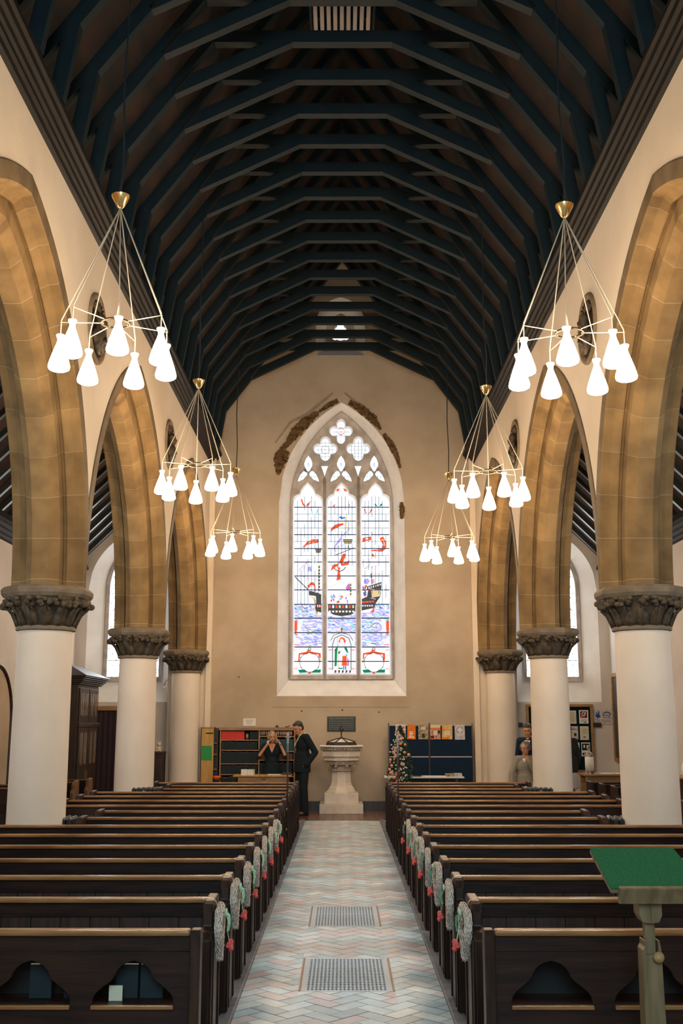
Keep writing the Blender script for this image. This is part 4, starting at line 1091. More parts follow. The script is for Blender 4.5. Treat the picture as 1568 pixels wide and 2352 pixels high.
b=MB(); b.lathe([(.065,.122),(.065,.138),(.02,.145),(.013,.16),(.013,.25),(.02,.262),(.042,.285),(.046,.305),(.036,.33),(.018,.345),(.008,.375),(.002,.378)],12); b.build('handle',M['dark_wood'],t,smooth=True)
# plaque on the wall
t=thing('wall_plaque','dark bronze plaque with worn lettering on the wall above the font','plaque',(-.02,WY,1.665))
B((-.285,.285,-.018,0,-.148,.148)).build('plate',M['bronze'],t,bevel=.003)
b=MB(); r=random.Random(2)
for row in range(7):
    x=-.25; z=.115-row*.036
    while x<.24:
        w=.008+.03*r.random(); b.box(x,min(x+w,.25),-.0205,-.017,z-(.011 if row==0 else .006),z+(.011 if row==0 else .006)); x+=w+.008
b.build('lettering',M['bronze_text'],t)

# ------------------------------------------------------------------ bookcase wall and what stands there
bk=thing('bookcase','low oak bookcase with two bays of shelves against the west wall','bookcase',(0,21.88,0))
x0,x1=-2.42,-.93; yb,yf=0,-.30; zt=1.60
B((x0,x1,-.012,0,.02,zt-.03)).build('back_panel',M['book_dark'],bk)
b=B((x0-.02,x1+.02,yf-.02,0,zt-.06,zt)); b.build('top_board',M['oak'],bk,bevel=.006)
for x in (x0,-1.657,x1-.028): B((x,x+.028,yf,-.01,0,zt-.06)).build('upright',M['oak'],bk,bevel=.003)
LZ=[1.36,1.165,.905,.70,.47,.2]; RZ=[1.43,1.14,.975,.66,.43,.2]
for z in LZ: B((x0+.028,-1.657,yf+.005,-.012,z-.018,z)).build('shelf',M['oak'],bk)
for z in RZ: B((-1.629,x1-.028,yf+.005,-.012,z-.018,z)).build('shelf',M['oak'],bk)
def book_proto(name,mk,label=False,h=.2,w=.024):
    t=thing(name,'','book',(0,0,0))
    B((-w/2,w/2,-.0,.14,0,h)).build('cover',M[mk],t,bevel=.002)
    B((-w/2+.002,w/2-.002,.003,.136,h-.004,h+.001)).build('page_block',M['pages'],t)
    if label: B((-w/2*.9,w/2*.9,-.0015,0,h*.35,h*.85)).build('spine_label',M['spine_label'],t)
    return t
PRO={}
def shelf_of(xa,xb,z,mk,h,w,label,group,lab=False,gap=0.,rnd=random.Random(1)):
    x=xa
    while x+w<xb:
        key=(mk,h,w,lab)
        if key not in PRO: PRO[key]=o=book_proto('book',mk,lab,h,w)
        else: o=copy_tree(PRO[key])
        o.location=(x+w/2,21.60+.006*rnd.random(),z); o.scale.z=.94+.1*rnd.random() if mk!='book_red' else 1-.02*rnd.random()
        o['label']=label; o['group']=group
        x+=w+.002+gap*rnd.random()
shelf_of(-2.385,-1.915,1.36,'book_red',.165,.026,'bright red book in the row on the top shelf of the bookcase','red books on the top shelf')
shelf_of(-1.905,-1.835,1.36,'book_brown',.12,.022,'short brown book with pale spine label beside the red books','brown books beside the red books',True)
shelf_of(-1.825,-1.665,1.36,'book_dark',.15,.03,'dark book on the top shelf next to the middle upright','dark books at the end of the top shelf')
shelf_of(-2.385,-1.665,1.165,'book_dark',.15,.03,'dark teal book in the row on the second shelf of the left bay','dark books on the second shelf')
shelf_of(-2.385,-1.665,.905,'book_dark',.215,.036,'tall dark book in the row on the third shelf of the left bay','dark books on the third shelf')
shelf_of(-2.385,-1.665,.70,'book_dark',.16,.032,'dark book in the row on the fourth shelf of the left bay','dark books on the fourth shelf')
shelf_of(-2.385,-2.05,.47,'book_dark',.17,.032,'dark book on the lowest visible shelf above the orange bowl','dark books on the low shelf')
shelf_of(-1.62,-.97,1.43,'book_brown',.105,.026,'brown bound book with pale spine label on the top right shelf','brown books on the top right shelf',True,.012)
shelf_of(-1.62,-.97,1.14,'book_teal',.23,.034,'tall teal file in the row behind the blonde woman','teal files on the second right shelf')
shelf_of(-1.62,-.97,.975,'book_brown',.115,.030,'low dark brown book on the third right shelf','brown books on the third right shelf')
shelf_of(-1.62,-.97,.66,'book_dark',.25,.04,'tall dark book on the shelf just above the desk','dark books on the fourth right shelf')
# yellow door panel and side case
t=thing('cupboard','yellow oak cupboard end at the left of the bookcase','cupboard',(-2.61,21.55,0))
B((-.165,.075,-.02,.34,0,1.585)).build('carcass',M['oak_yellow'],t,bevel=.004)
B((-.18,-.165,-.03,.34,0,1.60)).build('dark_edge',M['dark_wood'],t)
B((-.08,.06,-.024,-.018,1.475,1.50)).build('label_holder',M['ink_dark'],t)
B((-.18,.078,-.03,.34,1.585,1.605)).build('top_board',M['oak'],t)
tag(B((-2.765,-2.565,21.52,21.528,.97,1.245)).build('green_notice',M['green_card']),'green sheet pinned to the yellow cupboard end','notice')
t=thing('open_side_case','narrow dark case with small shelves between yellow cupboard and bookcase','shelf case',(-2.48,21.60,0))
B((-.05,.034,.08,.28,0,1.585)).build('back',M['dark_wood'],t)
for z in (.5,.8,1.08,1.3): B((-.05,.034,-.06,.08,z-.015,z)).build('shelf',M['oak'],t)
B((.018,.034,-.06,.08,0,1.585)).build('side',M['dark_wood'],t)
b=MB(); b.lathe([(.02,0),(.055,.008),(.072,.04),(.076,.075),(.070,.072),(.06,.03),(.01,.015)],20); o=b.build('bowl',M['orange'],smooth=True); o.location=(-2.44,21.44,.60); tag(o,'orange bowl on a stand before the dark side case','bowl')
t=thing('bowl_stand','small dark stand under the orange bowl','stand',(-2.44,21.44,0)); B((-.05,.05,-.05,.05,.585,.6)).build('top',M['dark_wood'],t); B((-.012,.012,-.012,.012,.02,.585)).build('post',M['dark_wood'],t); B((-.06,.06,-.06,.06,0,.02)).build('foot',M['dark_wood'],t)
t=thing('notice_card','white lettered card hanging on the wall above the bookcase','notice',(-1.87,WY-.008,1.70)); B((-.125,.125,-.006,.0,-.075,.075)).build('card',M['white'],t)
b=MB(); r=random.Random(6)
for row in range(5):
    w=.05+.03*r.random(); b.box(-w,w,-.0075,-.006,.045-row*.02-.003,.045-row*.02+.003)
b.build('lettering',M['print'],t)
for i,(x,lab) in enumerate(((-1.30,'small dark ornament on top of the bookcase behind the blonde woman'),(-1.10,'small dark ornament on top of the bookcase near the suited man'))):
    b=MB(); b.lathe([(.03,0),(.034,.012),(.02,.03),(.008,.045)],10) if i==0 else b.tube([(-.04,0,.008),(.02,0,.012),(.05,0,.035)],.008,6)
    o=b.build('ornament',M['dark_wood'],smooth=True); o.location=(x,21.7,1.60); tag(o,lab,'ornament')
# desk
t=thing('desk','light oak desk in front of the bookcase, blonde woman behind it','desk',(-1.48,20.75,0))
B((-.56,.53,-.28,.27,.705,.73)).build('desk_top',M['oak_yellow'],t,bevel=.005)
B((-.46,.46,-.23,-.21,.42,.705)).build('front_panel',M['oak'],t,bevel=.004)
for x in (-.47,.43):
    for y in (-.235,.19): B((x,x+.045,y,y+.045,0,.705)).build('leg',M['oak'],t,bevel=.003)
B((-.03,.05,-.236,-.228,.645,.665)).build('drawer_pull',M['dark_wood'],t)
for x,rz,lab in ((-1.845,.06,'pile of white leaflets on the desk, left one of two'),(-1.715,-.08,'pile of white leaflets on the desk, right one of two')):
    t=thing('leaflet_pile',lab,'leaflets',(x,20.68,.73),rz)
    b=MB(); r=random.Random(int(-x*100))
    for k in range(6): dx=.004*r.random(); b.box(-.06+dx,.055+dx,-.08,.08,k*.017,k*.017+.0155)
    b.build('sheets',M['white'],t); 
tag(B((-1.76,-1.66,20.66,20.76,.837,.845)).build('pen_tray',M['ink_dark']),'dark booklet lying on the leaflet pile','booklet').rotation_euler=(0,0,0)
tag(B((-1.40,-1.16,20.62,20.80,.7305,.742)).build('open_register',M['white']),'white open register on the desk in front of the blonde woman','register')
tag(B((-1.12,-.97,20.7,20.86,.7305,.77)).build('box_file',M['book_brown']),'brown box file at the right end of the desk','box file')

# ------------------------------------------------------------------ display boards, posters and leaflet table
t=thing('display_board','navy folding display board of four panels on metal posts','display board',(1.75,21.70,0))
for x in (-.83,-.022,.83): 
    b=MB(); b.lathe([(.011,0),(.011,1.665),(.017,1.668),(.017,1.69),(.008,1.695)],10,(x,0,0)); b.build('post',M['alu'],t,smooth=True)
for xa,xb in ((-.815,-.04),(-.005,.815)):
    for za,zb in ((1.04,1.63),(.38,1.015)):
        p=B((xa,xb,-.008,.008,za,zb)).build('panel',M['navy_felt'],t)
        for q in ((zb,zb+.012),(za-.012,za)): B((xa,xb,-.014,.014,*q)).build('panel_rail',M['alu'],p)
def poster(name,x,z,w,h,base,lab,marks=(),y=21.684,cat='poster',tilt=0.):
    t=thing(name,lab,cat,(x,y,z)); t.rotation_euler=(0,tilt,0)
    B((-w/2,w/2,-.004,0,-h/2,h/2)).build('sheet',M[base],t)
    for i,(mx,mz,mw,mh,mk) in enumerate(marks): B((mx-mw/2,mx+mw/2,-.0055-.0004*i,-.004,mz-mh/2,mz+mh/2)).build('print',M[mk],t)
    return t
poster('poster',1.157,1.52,.20,.27,'white','red and white poster behind the top of the flower arrangement',[(0,.085,.19,.06,'ink_rust'),(0,-.03,.19,.12,'ink_rust')])
poster('poster',1.372,1.51,.165,.285,'ink_orange','orange poster with white words on the navy board',[(-.01,.0,.07,.018,'white'),(.0,-.03,.08,.018,'white'),(-.01,-.06,.07,.018,'white'),(.0,-.10,.11,.028,'white'),(0,.06,.03,.05,'ink_tan')],tilt=.03)
poster('poster',1.606,1.51,.195,.285,'ink_tan','tan poster with a dark doorway on the navy board',[(0,-.07,.06,.08,'ink_dark'),(0,.07,.09,.05,'cream_paper')])
poster('poster',1.847,1.51,.205,.285,'ink_rust','pale and rust poster with a crowd, right of the middle post',[(0,.11,.19,.06,'cream_paper'),(0,.06,.20,.035,'ink_orange'),(.07,.0,.05,.06,'ink_dark'),(-.06,-.10,.06,.06,'ink_red'),(.0,-.02,.08,.09,'cream_paper')])
poster('poster',2.08,1.51,.205,.285,'ink_gold','golden orange poster on the navy board',[(.0,-.02,.11,.09,'cream_paper'),(-.03,-.12,.12,.03,'ink_orange')],tilt=.02)
t=poster('poster',2.33,1.505,.20,.29,'ink_pale','white poster with a ringed cross pattern on the navy board',[(0,.03,.022,.17,'white'),(0,.045,.15,.02,'white'),(0,-.10,.10,.012,'print')],tilt=-.015)
b=MB(); b.tube([(.062*cos(a*PI/12),-.006,.045+.062*sin(a*PI/12)) for a in range(24)],.006,6,closed=True); b.build('ring_print',M['print'],t)
t=thing('leaflet_table','white folding table with leaflets before the navy boards','table',(1.56,21.15,0))
B((-.76,.76,-.24,.24,.655,.685)).build('table_top',M['white_paint'],t,bevel=.006)
for x in (-.62,.62):
    for y in (-.19,.19):
        b=MB(); b.tube([(x,y,.655),(x+(.03 if y<0 else -.0),y,0)],.011,8); b.build('leg',M['alu'],t,smooth=True)
r=random.Random(9)
labs=['white card box standing on the leaflet table beside the flowers','grey leaflets fanned on the leaflet table, next to the white box','dark leaflets on the leaflet table, left of the middle post','white leaflets in the middle of the leaflet table','single white sheet right of middle on the leaflet table','pile of brown booklets near the right end of the leaflet table','pile of white booklets at the right end of the leaflet table']
for i,(x,w,h,mk) in enumerate(((1.03,.17,.085,'white'),(1.22,.20,.022,'print'),(1.43,.16,.02,'ink_dark'),(1.66,.22,.010,'white'),(1.88,.20,.008,'white'),(2.05,.15,.055,'ink_tan'),(2.20,.15,.06,'ink_pale'))):
    t=thing('leaflet_pile' if i else 'card_box',labs[i],'leaflets' if i else 'box',(x,21.05,.685),(r.random()-.5)*.2)
    b=MB(); n=max(1,int(h/.012))
    for k in range(n): b.box(-w/2+.004*r.random(),w/2-.004*r.random(),-.1,.1,h*k/n,h*(k+1)/n-.001)
    b.build('sheets' if i else 'carton',M[mk],t)

# ------------------------------------------------------------------ flower arrangement on a stand
fa=thing('flower_arrangement','tall triangular arrangement of peach roses and white flowers by the last pew','flower arrangement',(1.045,20.15,0))
b=MB(); b.tube([(0,0,0),(0,0,.75)],.014,8); b.lathe([(.13,0),(.13,.015),(.02,.03)],16); b.lathe([(.04,.70),(.09,.74),(.1,.78),(.02,.78)],16); b.build('stand',M['black_iron'],fa,smooth=True)
r=random.Random(14); b=MB()
def leafq(b,c,L,W,R):
    P=[(-L,0,0),(-L*.3,W,.01),(L*.4,W*.7,.0),(L,0,-.02),(L*.4,-W*.7,0),(-L*.3,-W,.01)]
    b.add([Vector(c)+R@Vector(p) for p in P],[(0,1,2,3,4,5)])
for k in range(620):
    z=.60+1.02*r.random(); t_=(z-.60)/1.02; w=.02+.225*(1-t_**2.2) if t_>.1 else .17
    a=2*PI*r.random(); q=w*math.sqrt(r.random())
    R=Matrix.Rotation(r.random()*6.3,3,'Z')@Matrix.Rotation(r.random()*3-1.5,3,'Y')@Matrix.Rotation(r.random()*3,3,'X')
    leafq(b,(q*cos(a)+.02,q*sin(a)*.7,z),.03+.02*r.random(),.012+.01*r.random(),R)
for k in range(26):
    z=.55+1.05*r.random(); a=2*PI*r.random(); w=.05+.20*(1-(z-.55)/1.1)
    b.tube([(0,0,.74),(w*.5*cos(a),w*.5*sin(a),(z+.74)/2),(w*cos(a),w*sin(a)*.7,z)],.004,5)
b.build('foliage',M['leaf'],fa,recalc=False)
roses=[(-.11,.165+1.0),(-.17,1.03),(-.15,.93),(-.185,.86),(-.16,.80),(-.05,.77),(-.045,.66),(-.04,.60),(.055,1.415),(.165,1.12),(.09,1.16),(.0,1.47),(-.075,1.24),(-.10,.72),(.06,.95),(.02,1.32),(.10,1.30),(-.09,1.08)]
for (x,z) in roses:
    b=MB(); y=-.12-.05*r.random()
    for ring,(n,rad_,rr) in enumerate(((1,0,.020),(4,.014,.018),(6,.026,.017))):
        for k in range(n):
            a=2*PI*k/n+ring; b.ell((rad_*cos(a),-.012+ring*.007,rad_*sin(a)),(rr,.012,rr),Matrix.Rotation(-a,3,'Y'),8,6)
    o=b.build('rose',M['rose'],fa,smooth=True); o.location=(x,y,z); o.rotation_euler=(.3*r.random(),0,r.random()*.8-.4); o.scale=(.62+.3*r.random(),)*3
for k in range(95):
    z=.62+.93*r.random(); t_=(z-.6)/1.02; w=.02+.19*(1-t_**2)
    x=(r.random()*2-1)*w*(1 if r.random()<.5 else .8)-.035; 
    b=MB()
    for q in range(5):
        a=2*PI*q/5; b.ell((.009*cos(a),0,.009*sin(a)),(.008,.005,.008),None,7,5)
    o=b.build('white_flower',M['blossom'],fa,smooth=True); o.location=(x,-.10-.07*r.random(),z); o.rotation_euler=(r.random()-.5,0,r.random()*1.2-.6)

# ------------------------------------------------------------------ wardens' staves fixed to pew ends
def staff(x,y,z1,lab):
    t=thing('churchwarden_staff',lab,'staff',(x,y,0))
    b=MB(); b.tube([(0,0,.33),(0,0,z1-.19)],.0105,8); b.build('pole',M['pew_end'],t,smooth=True)
    b=MB(); b.lathe([(.0105,z1-.25),(.015,z1-.24),(.013,z1-.14),(.018,z1-.13),(.009,z1-.115),(.018,z1-.09),(.012,z1-.07),(.020,z1-.05),(.014,z1-.03),(.006,z1-.01),(.002,z1)],10); b.box(-.034,.034,-.006,.006,z1-.075,z1-.06); b.build('metal_head',M['alu'],t,smooth=True)
    for z in (.42,.66): B((min(0,x*.045),max(0,x*.045),-.015,.015,z,z+.025)).build('bracket',M['brass'],t)
staff(-.678,13.60,1.60,'tall wooden staff with silvery head on a pew end, in front of the desk')
staff(.684,13.52,1.55,'tall wooden staff with silvery head on a pew end, before the flower arrangement')
# ------------------------------------------------------------------ lectern
t=thing('lectern','oak lectern with a green baize top, nearest thing at the right','lectern',(1.375,5.0,0))
def LP(x,s,h=0):  # point on the sloping top: s from the near edge up the slope
    return (x,-.10+s*.93+h*-.36,1.005+s*.36+h*.93)
b=MB()
xa0,xa1,xb0,xb1=-.205,.21,-.215,.175
for lo,hi,mk,nm in ((-.0,.018,'lectern_wood','desk_board'),(.018,.028,'green_cloth','baize_top')):
    b=MB(); q=[(xa0,0),(xa1,0),(xb1,.36),(xb0,.36)]
    b.loft([[LP(x,s,lo) for x,s in q],[LP(x,s,hi) for x,s in q]]); b.build(nm,M[mk],t,bevel=.003)
b=MB(); b.loft([[LP(xa0+.035,-.012,-.045),LP(xa1,-.012,-.045),LP(xa1,.012,-.045),LP(xa0+.035,.012,-.045)],[LP(xa0+.035,-.012,.03),LP(xa1,-.012,.03),LP(xa1,.012,.03),LP(xa0+.035,.012,.03)]]); b.build('book_stop',M['lectern_wood'],t,bevel=.004)
B((xa0+.12,xa1-.12,-.06,.14,.96,.99)).build('under_frame',M['lectern_wood'],t,bevel=.004)
for sx in (-1,1):
    b=MB(); b.prism([(0,.97),(.05,.97),(.05,.905),(.036,.875),(0,.87)],lambda p,q,a:(-.02+sx*p,a,q),-.05,.05); b.build('bracket',M['lectern_wood'],t,bevel=.003)
B((-.042,.002,-.022,.022,.60,.97)).build('sliding_pole',M['lectern_wood'],t,bevel=.003)
b=MB(); b.prism([(-.07,0),(-.062,.76),(-.052,.775),(-.052,.8),(-.046,.8),(-.046,.74),(.006,.74),(.006,.8),(.014,.8),(.02,.76),(.03,0)],lambda p,q,a:(p,a,q),-.045,.045); b.build('post',M['lectern_wood'],t,bevel=.004)
b=MB(); b.ell((.0,-.068,.735),(.024,.02,.024)); b.tube([(0,-.055,.735),(0,-.03,.735)],.01,8); b.build('wing_knob',M['oak'],t,smooth=True)
b=MB(); b.box(-.2,.16,-.03,.03,0,.05); b.box(-.05,.01,-.2,.2,0,.05); b.build('foot',M['lectern_wood'],t,bevel=.006)

# ------------------------------------------------------------------ radiators beside the columns
def radiator(x,y,lab):
    t=thing('radiator',lab,'radiator',(x,y,0),0,'black iron radiators beside the columns')
    for k in range(6):
        b=MB(); xx=(k-2.5)*.062
        b.box(xx-.024,xx+.024,-.16,.16,.10,.755); b.ell((xx,-.11,.752),(.021,.05,.022)); b.ell((xx,0,.752),(.021,.05,.022)); b.ell((xx,.11,.752),(.021,.05,.022)); b.box(xx-.02,xx+.02,-.15,-.11,0,.1); b.box(xx-.02,xx+.02,.11,.15,0,.1)
        b.build('section',M['black_iron'],t,bevel=.008)
    b=MB(); b.tube([(-.2,0,.16),(.2,0,.16)],.02,8); b.build('pipe',M['black_iron'],t)
    b=MB(); b.ell((-.2,-.02,.76),(.02,.02,.03)); b.ell((.0,-.16,.72),(.014,.014,.02)); b.build('valve',M['alu'],t)
for sx,side in ((-1,'bookcase side'),(1,'lectern side')):
    for y,w in ((11.85,'nearest'),(16.62,'second')):
        radiator(sx*(2.95 if False else 2.93 if y<12 else 2.90), y-.45 if y<12 else y-.35, f'black iron radiator between pew end and the {w} column, {side}')
# ------------------------------------------------------------------ north aisle: side pews, cupboard, curtain, door
def side_pew(name,x0,x1,y,lab,end_sx,mk='aisle_pew'):
    t=thing(name,lab,'pew',(0,y,0),0,'side pews in the aisles')
    xe = x1 if end_sx>0 else x0
    b=pew_end(end_sx,xe,-end_sx); e=b.build('pew_end',M[mk],t,bevel=.008)
    b=MB()
    xx=xe+end_sx*.0
    for yc in (-.20,-.06):   # two little arches, painted dark like the shade of sunk panels
        P=[(yc-.045,.12),(yc-.045,.46)]+[(yc-.045*cos(a*PI/8),.46+.06*sin(a*PI/8)) for a in range(1,8)]+[(yc+.045,.46),(yc+.045,.12)]
        b.prism(P,lambda p,q,a:(a,p,q),xx,xx+end_sx*.004)
    b.build('arched_panel',M['pew_shadow'],e)
    lo,hi=min(x0,x1)+.05,max(x0,x1)-.0
    if end_sx>0: lo,hi=x0,x1-.05
    B((lo,hi,-.035,.035,.735,.76)).build('top_rail',M[mk],t,bevel=.008)
    B((lo,hi,-.006,.016,.06,.737)).build('back_board',M['pew'],t)
    B((lo,hi,-.34,0,.385,.415)).build('seat',M['pew'],t)
    B((lo,hi,-.335,-.31,0,.386)).build('seat_front',M['pew_shadow'],t)
for i,(y,xe) in enumerate(((16.35,-4.36),(17.15,-4.33),(17.9,-4.28),(18.6,-4.22))):
    side_pew('side_pew',-5.40,xe,y,f'brown side pew with arched end before the glazed cupboard, {ORD[i]} from the front',1)
for i,(y,xe) in enumerate(((16.55,4.02),(17.15,3.98),(17.75,3.93))):
    side_pew('side_pew',xe,5.40,y,f'dark side pew in the aisle before the oak table, {ORD[i]} from the front',-1,'pew_end')
# tall glazed cupboard
t=thing('glazed_cupboard','tall dark cupboard with glazed doors and sloping hood behind the side pews','cupboard',(-4.98,19.75,0))
B((-.42,.36,-.80,.80,0,2.36)).build('carcass',M['dark_wood'],t,bevel=.006)
b=MB()
for k in range(5):
    o_=.03+.028*k; b.box(-.44,.38+o_,-.82-o_,.82+o_,2.36+.03*k,2.385+.03*k)
b.build('stepped_hood',M['dark_wood'],t,bevel=.003)
b=MB(); b.loft([[(-.44,-.98,2.51),(.54,-.98,2.51),(.54,.98,2.51),(-.44,.98,2.51)],[(-.44,-.45,2.72),(.1,-.45,2.72),(.1,.45,2.72),(-.44,.45,2.72)]]); b.build('hood_top',M['dark_wood'],t)
for s,(y0,y1) in enumerate(((-.72,-.02),(.02,.72))):
    d=B((.36,.385,y0,y1,.35,1.62)).build('door',M['dark_wood'],t,bevel=.004)
    for k in range(2):
        a=y0+.09+k*.30; B((.384,.390,a,a+.22,.98,1.52)).build('glass_pane',M['pane_dark'],d)
        B((.388,.398,a+.10,a+.125,.96,1.54)).build('glazing_bar',M['oak'],d)
    B((.385,.41,(y1-.05 if s==0 else y0+.03),(y1-.03 if s==0 else y0+.05),.70,.86)).build('handle',M['brass'],d)
    d=B((.36,.38,y0,y1,1.70,2.30)).build('upper_panel',M['dark_wood'],t,bevel=.004)
    for k in range(2):
        a=y0+.08+k*.30; B((.379,.385,a,a+.24,1.82,2.22)).build('glass_pane',M['pane_dark'],d); B((.382,.392,a+.11,a+.13,1.80,2.24)).build('glazing_bar',M['oak'],d)
B((.36,.41,-.80,.80,1.62,1.69)).build('middle_rail',M['dark_wood'],t,bevel=.006)
t=thing('draped_doorway','dark plum curtain under an oak lintel beneath the aisle window','curtain',(-4.45,WY-.02,0))
B((-.75,.45,-.06,.0,1.93,2.02)).build('lintel',M['oak'],t,bevel=.004)
b=MB(); n=60
L=[[(-.72+1.1*i/n,-.03+.015*sin(i*1.1),z) for i in range(n+1)] for z in (.03,1.0,1.93)]
b.loft(L,False,False,False); b.build('curtain',M['curtain'],t,smooth=True)
t=thing('side_cabinet','dark low cabinet by the half column at the end of the aisle','cabinet',(-3.68,21.62,0))
B((-.17,.17,-.25,.28,0,1.10)).build('carcass',M['dark_wood'],t,bevel=.006); B((-.19,.19,-.27,.29,1.10,1.13)).build('top_board',M['dark_wood'],t,bevel=.004)
for k in (-1,1): B((-.15 if k<0 else .01,-.01 if k<0 else .15,-.262,-.25,.1,1.0)).build('door',M['dark_wood'],t,bevel=.004)
t=thing('plush_toy','small cream plush figure sitting on the dark low cabinet','soft toy',(-3.60,21.5,1.13))
b=MB(); b.ell((0,0,.055),(.05,.045,.06)); b.ell((0,-.01,.14),(.04,.04,.042)); b.ell((-.03,-.01,.175),(.014,.01,.016)); b.ell((.03,-.01,.175),(.014,.01,.016)); b.ell((-.03,-.05,.02),(.018,.04,.018)); b.ell((.03,-.05,.02),(.018,.04,.018)); b.ell((-.05,-.02,.08),(.014,.02,.03)); b.ell((.05,-.02,.08),(.014,.02,.03)); b.ell((0,-.048,.132),(.016,.014,.013))
b.build('body',M['doll'],t,smooth=True)
b=MB(); b.ell((-.014,-.046,.15),(.005,.004,.005),None,6,4); b.ell((.014,-.046,.15),(.005,.004,.005),None,6,4); b.build('eyes',M['eye'],t)
# arched doorway in the north wall
P=pointed(17.05,.78,.0,1.75,.85,10)
b=MB(); b.tube([(-5.43,y,z) for y,z in P],.035,8); d=struct(b.build('door_1',M['dark_wood'])); 
b=MB(); b.add([(-5.435,y,z) for y,z in P],[tuple(range(len(P)))]); b.build('door_panel',M['plaster_tan'],d,recalc=False)
# small wall lamp bracket at the north aisle window splay
t=thing('wall_bracket','small white bracket on the splay of the aisle window beside the half column','bracket',(-3.47,21.60,2.38)); b=MB(); b.tube([(-.02,.1,.02),(-.08,-.02,.0)],.012,8); b.ell((-.085,-.03,0),(.022,.022,.022)); b.build('knob',M['white'],t,smooth=True); b=MB(); b.tube([(-.085,-.03,.02),(-.05,0,.13),(-.02,.1,.16)],.006,6); b.build('wire',M['black_iron'],t)

# ------------------------------------------------------------------ south aisle: notice board, signs, table
t=thing('notice_board','oak framed notice board with dark green felt under the aisle window','notice board',(4.37,WY-.02,1.385))
B((-.63,.63,-.01,.01,-.62,.62)).build('felt',M['green_felt'],t)
for q in ((-.67,-.62,-.67,.67),(.62,.67,-.67,.67)): B((q[0],q[1],-.03,.012,q[2],q[3])).build('frame_side',M['oak'],t,bevel=.004)
for q in ((-.62,.62,.62,.67),(-.62,.62,-.67,-.62)): B((q[0],q[1],-.03,.012,q[2],q[3])).build('frame_rail',M['oak'],t,bevel=.004)
ny=WY-.031
poster('notice_sheet',4.62,1.80,.17,.26,'cream_paper','cream sheet at the top of the notice board, left of the ear poster',[(0,.08-.028*k,.11,.008,'print') for k in range(7)],ny,'notice')
t=poster('notice_sheet',4.855,1.805,.185,.265,'white','white notice with a maroon ear symbol on the notice board',[(0,.045,.14,.13,'ink_red'),(0,-.06,.12,.010,'print'),(0,-.085,.13,.010,'print'),(.02,-.11,.05,.014,'ink_dark')],ny,'notice')
b=MB(); b.tube([(-.035+.0,-.007,.03),(-.03,-.007,.075),(.0,-.007,.095),(.035,-.007,.075),(.03,-.007,.04),(.005,-.007,.02),(.0,-.007,.0)],.008,6); b.tube([(-.055,-.007,-.01),(.05,-.007,.09)],.004,5); b.build('ear_symbol',M['white'],t)
poster('notice_sheet',4.64,1.485,.18,.27,'ink_pale','pale poster with a dark figure in the middle of the notice board',[(-.03,.1,.08,.015,'print'),(0,.075,.13,.012,'ink_red'),(.03,-.03,.05,.06,'ink_dark'),(-.05,-.05,.05,.12,'ink_rust'),(0,-.12,.17,.02,'ink_blue')],ny,'notice')
poster('notice_sheet',4.855,1.485,.175,.27,'cream_paper','cream sheet with a small emblem at the notice board edge',[(0,.08-.022*k,.10,.006,'print') for k in range(5)]+[(0,-.08,.05,.04,'print')],ny,'notice')
poster('notice_sheet',4.66,1.17,.17,.26,'white','white sheet low on the notice board behind the standing woman',[(0,.06-.03*k,.11,.008,'print') for k in range(5)],ny,'notice')
poster('notice_sheet',4.87,1.165,.175,.27,'white','notice with dark green blocks low on the notice board',[(0,.05,.15,.13,'green_felt'),(-.03,.06,.03,.06,'white'),(.035,.05,.04,.07,'white'),(0,-.09,.14,.05,'green_felt'),(0,-.09,.09,.018,'white')],ny,'notice')
# supporters' sign: blue hand shape, a blue arch and lines of words
t=thing('supporters_sign','pale sign with a blue hand emblem and a blue arch on the aisle wall','sign',(5.235,WY-.006,1.80))
B((-.19,.20,-.005,0,-.15,.15)).build('board',M['ink_pale'],t)
b=MB(); c=(-.105,.055)
def flat_ell(b,cx,cz,rx,rz,rot,y=-.007,n=16):
    cx+=.015; b.add([(cx+rx*cos(a)*cos(rot)-rz*sin(a)*sin(rot), y, cz+rx*cos(a)*sin(rot)+rz*sin(a)*cos(rot)) for a in [2*PI*i/n for i in range(n)]],[tuple(range(n))])
flat_ell(b,-.10,.02,.045,.038,0,-.0065); flat_ell(b,-.085,.075,.014,.05,-.12,-.0068); flat_ell(b,-.12,.065,.014,.035,.3,-.0071); flat_ell(b,-.145,.035,.03,.012,-.5,-.0074)
b.build('hand_emblem',M['ink_blue'],t,recalc=False)
b=MB(); b.tube([(.09+.075*cos(a*PI/12),-.006,.035+.065*sin(a*PI/12)) for a in range(13)],.009,6); b.build('arch_emblem',M['ink_blue'],t)
def words(txt,x,z,size,m,parent,y=-.0075,align='CENTER'):
    cu=bpy.data.curves.new('lettering','FONT'); cu.body=txt; cu.size=size; cu.align_x=align; cu.extrude=.0006
    tmp=bpy.data.objects.new('lettering_c',cu); COL.objects.link(tmp); bpy.context.view_layer.update()
    me=bpy.data.meshes.new_from_object(tmp.evaluated_get(bpy.context.evaluated_depsgraph_get())); bpy.data.objects.remove(tmp)
    me.transform(Matrix(((1,0,0,x),(0,0,-1,y),(0,1,0,z),(0,0,0,1)))); me.materials.clear(); me.materials.append(m)
    o=bpy.data.objects.new('lettering',me); COL.objects.link(o); o.parent=parent; return o
words('heritage',.09,.02,.042,M['ink_blue'],t); words('lottery fund',.09,-.015,.034,M['ink_blue'],t)
words('SUPPORTED BY THE',.0,-.068,.028,M['print'],t); words('HERITAGE LOTTERY FUND',.005,-.102,.026,M['print'],t)
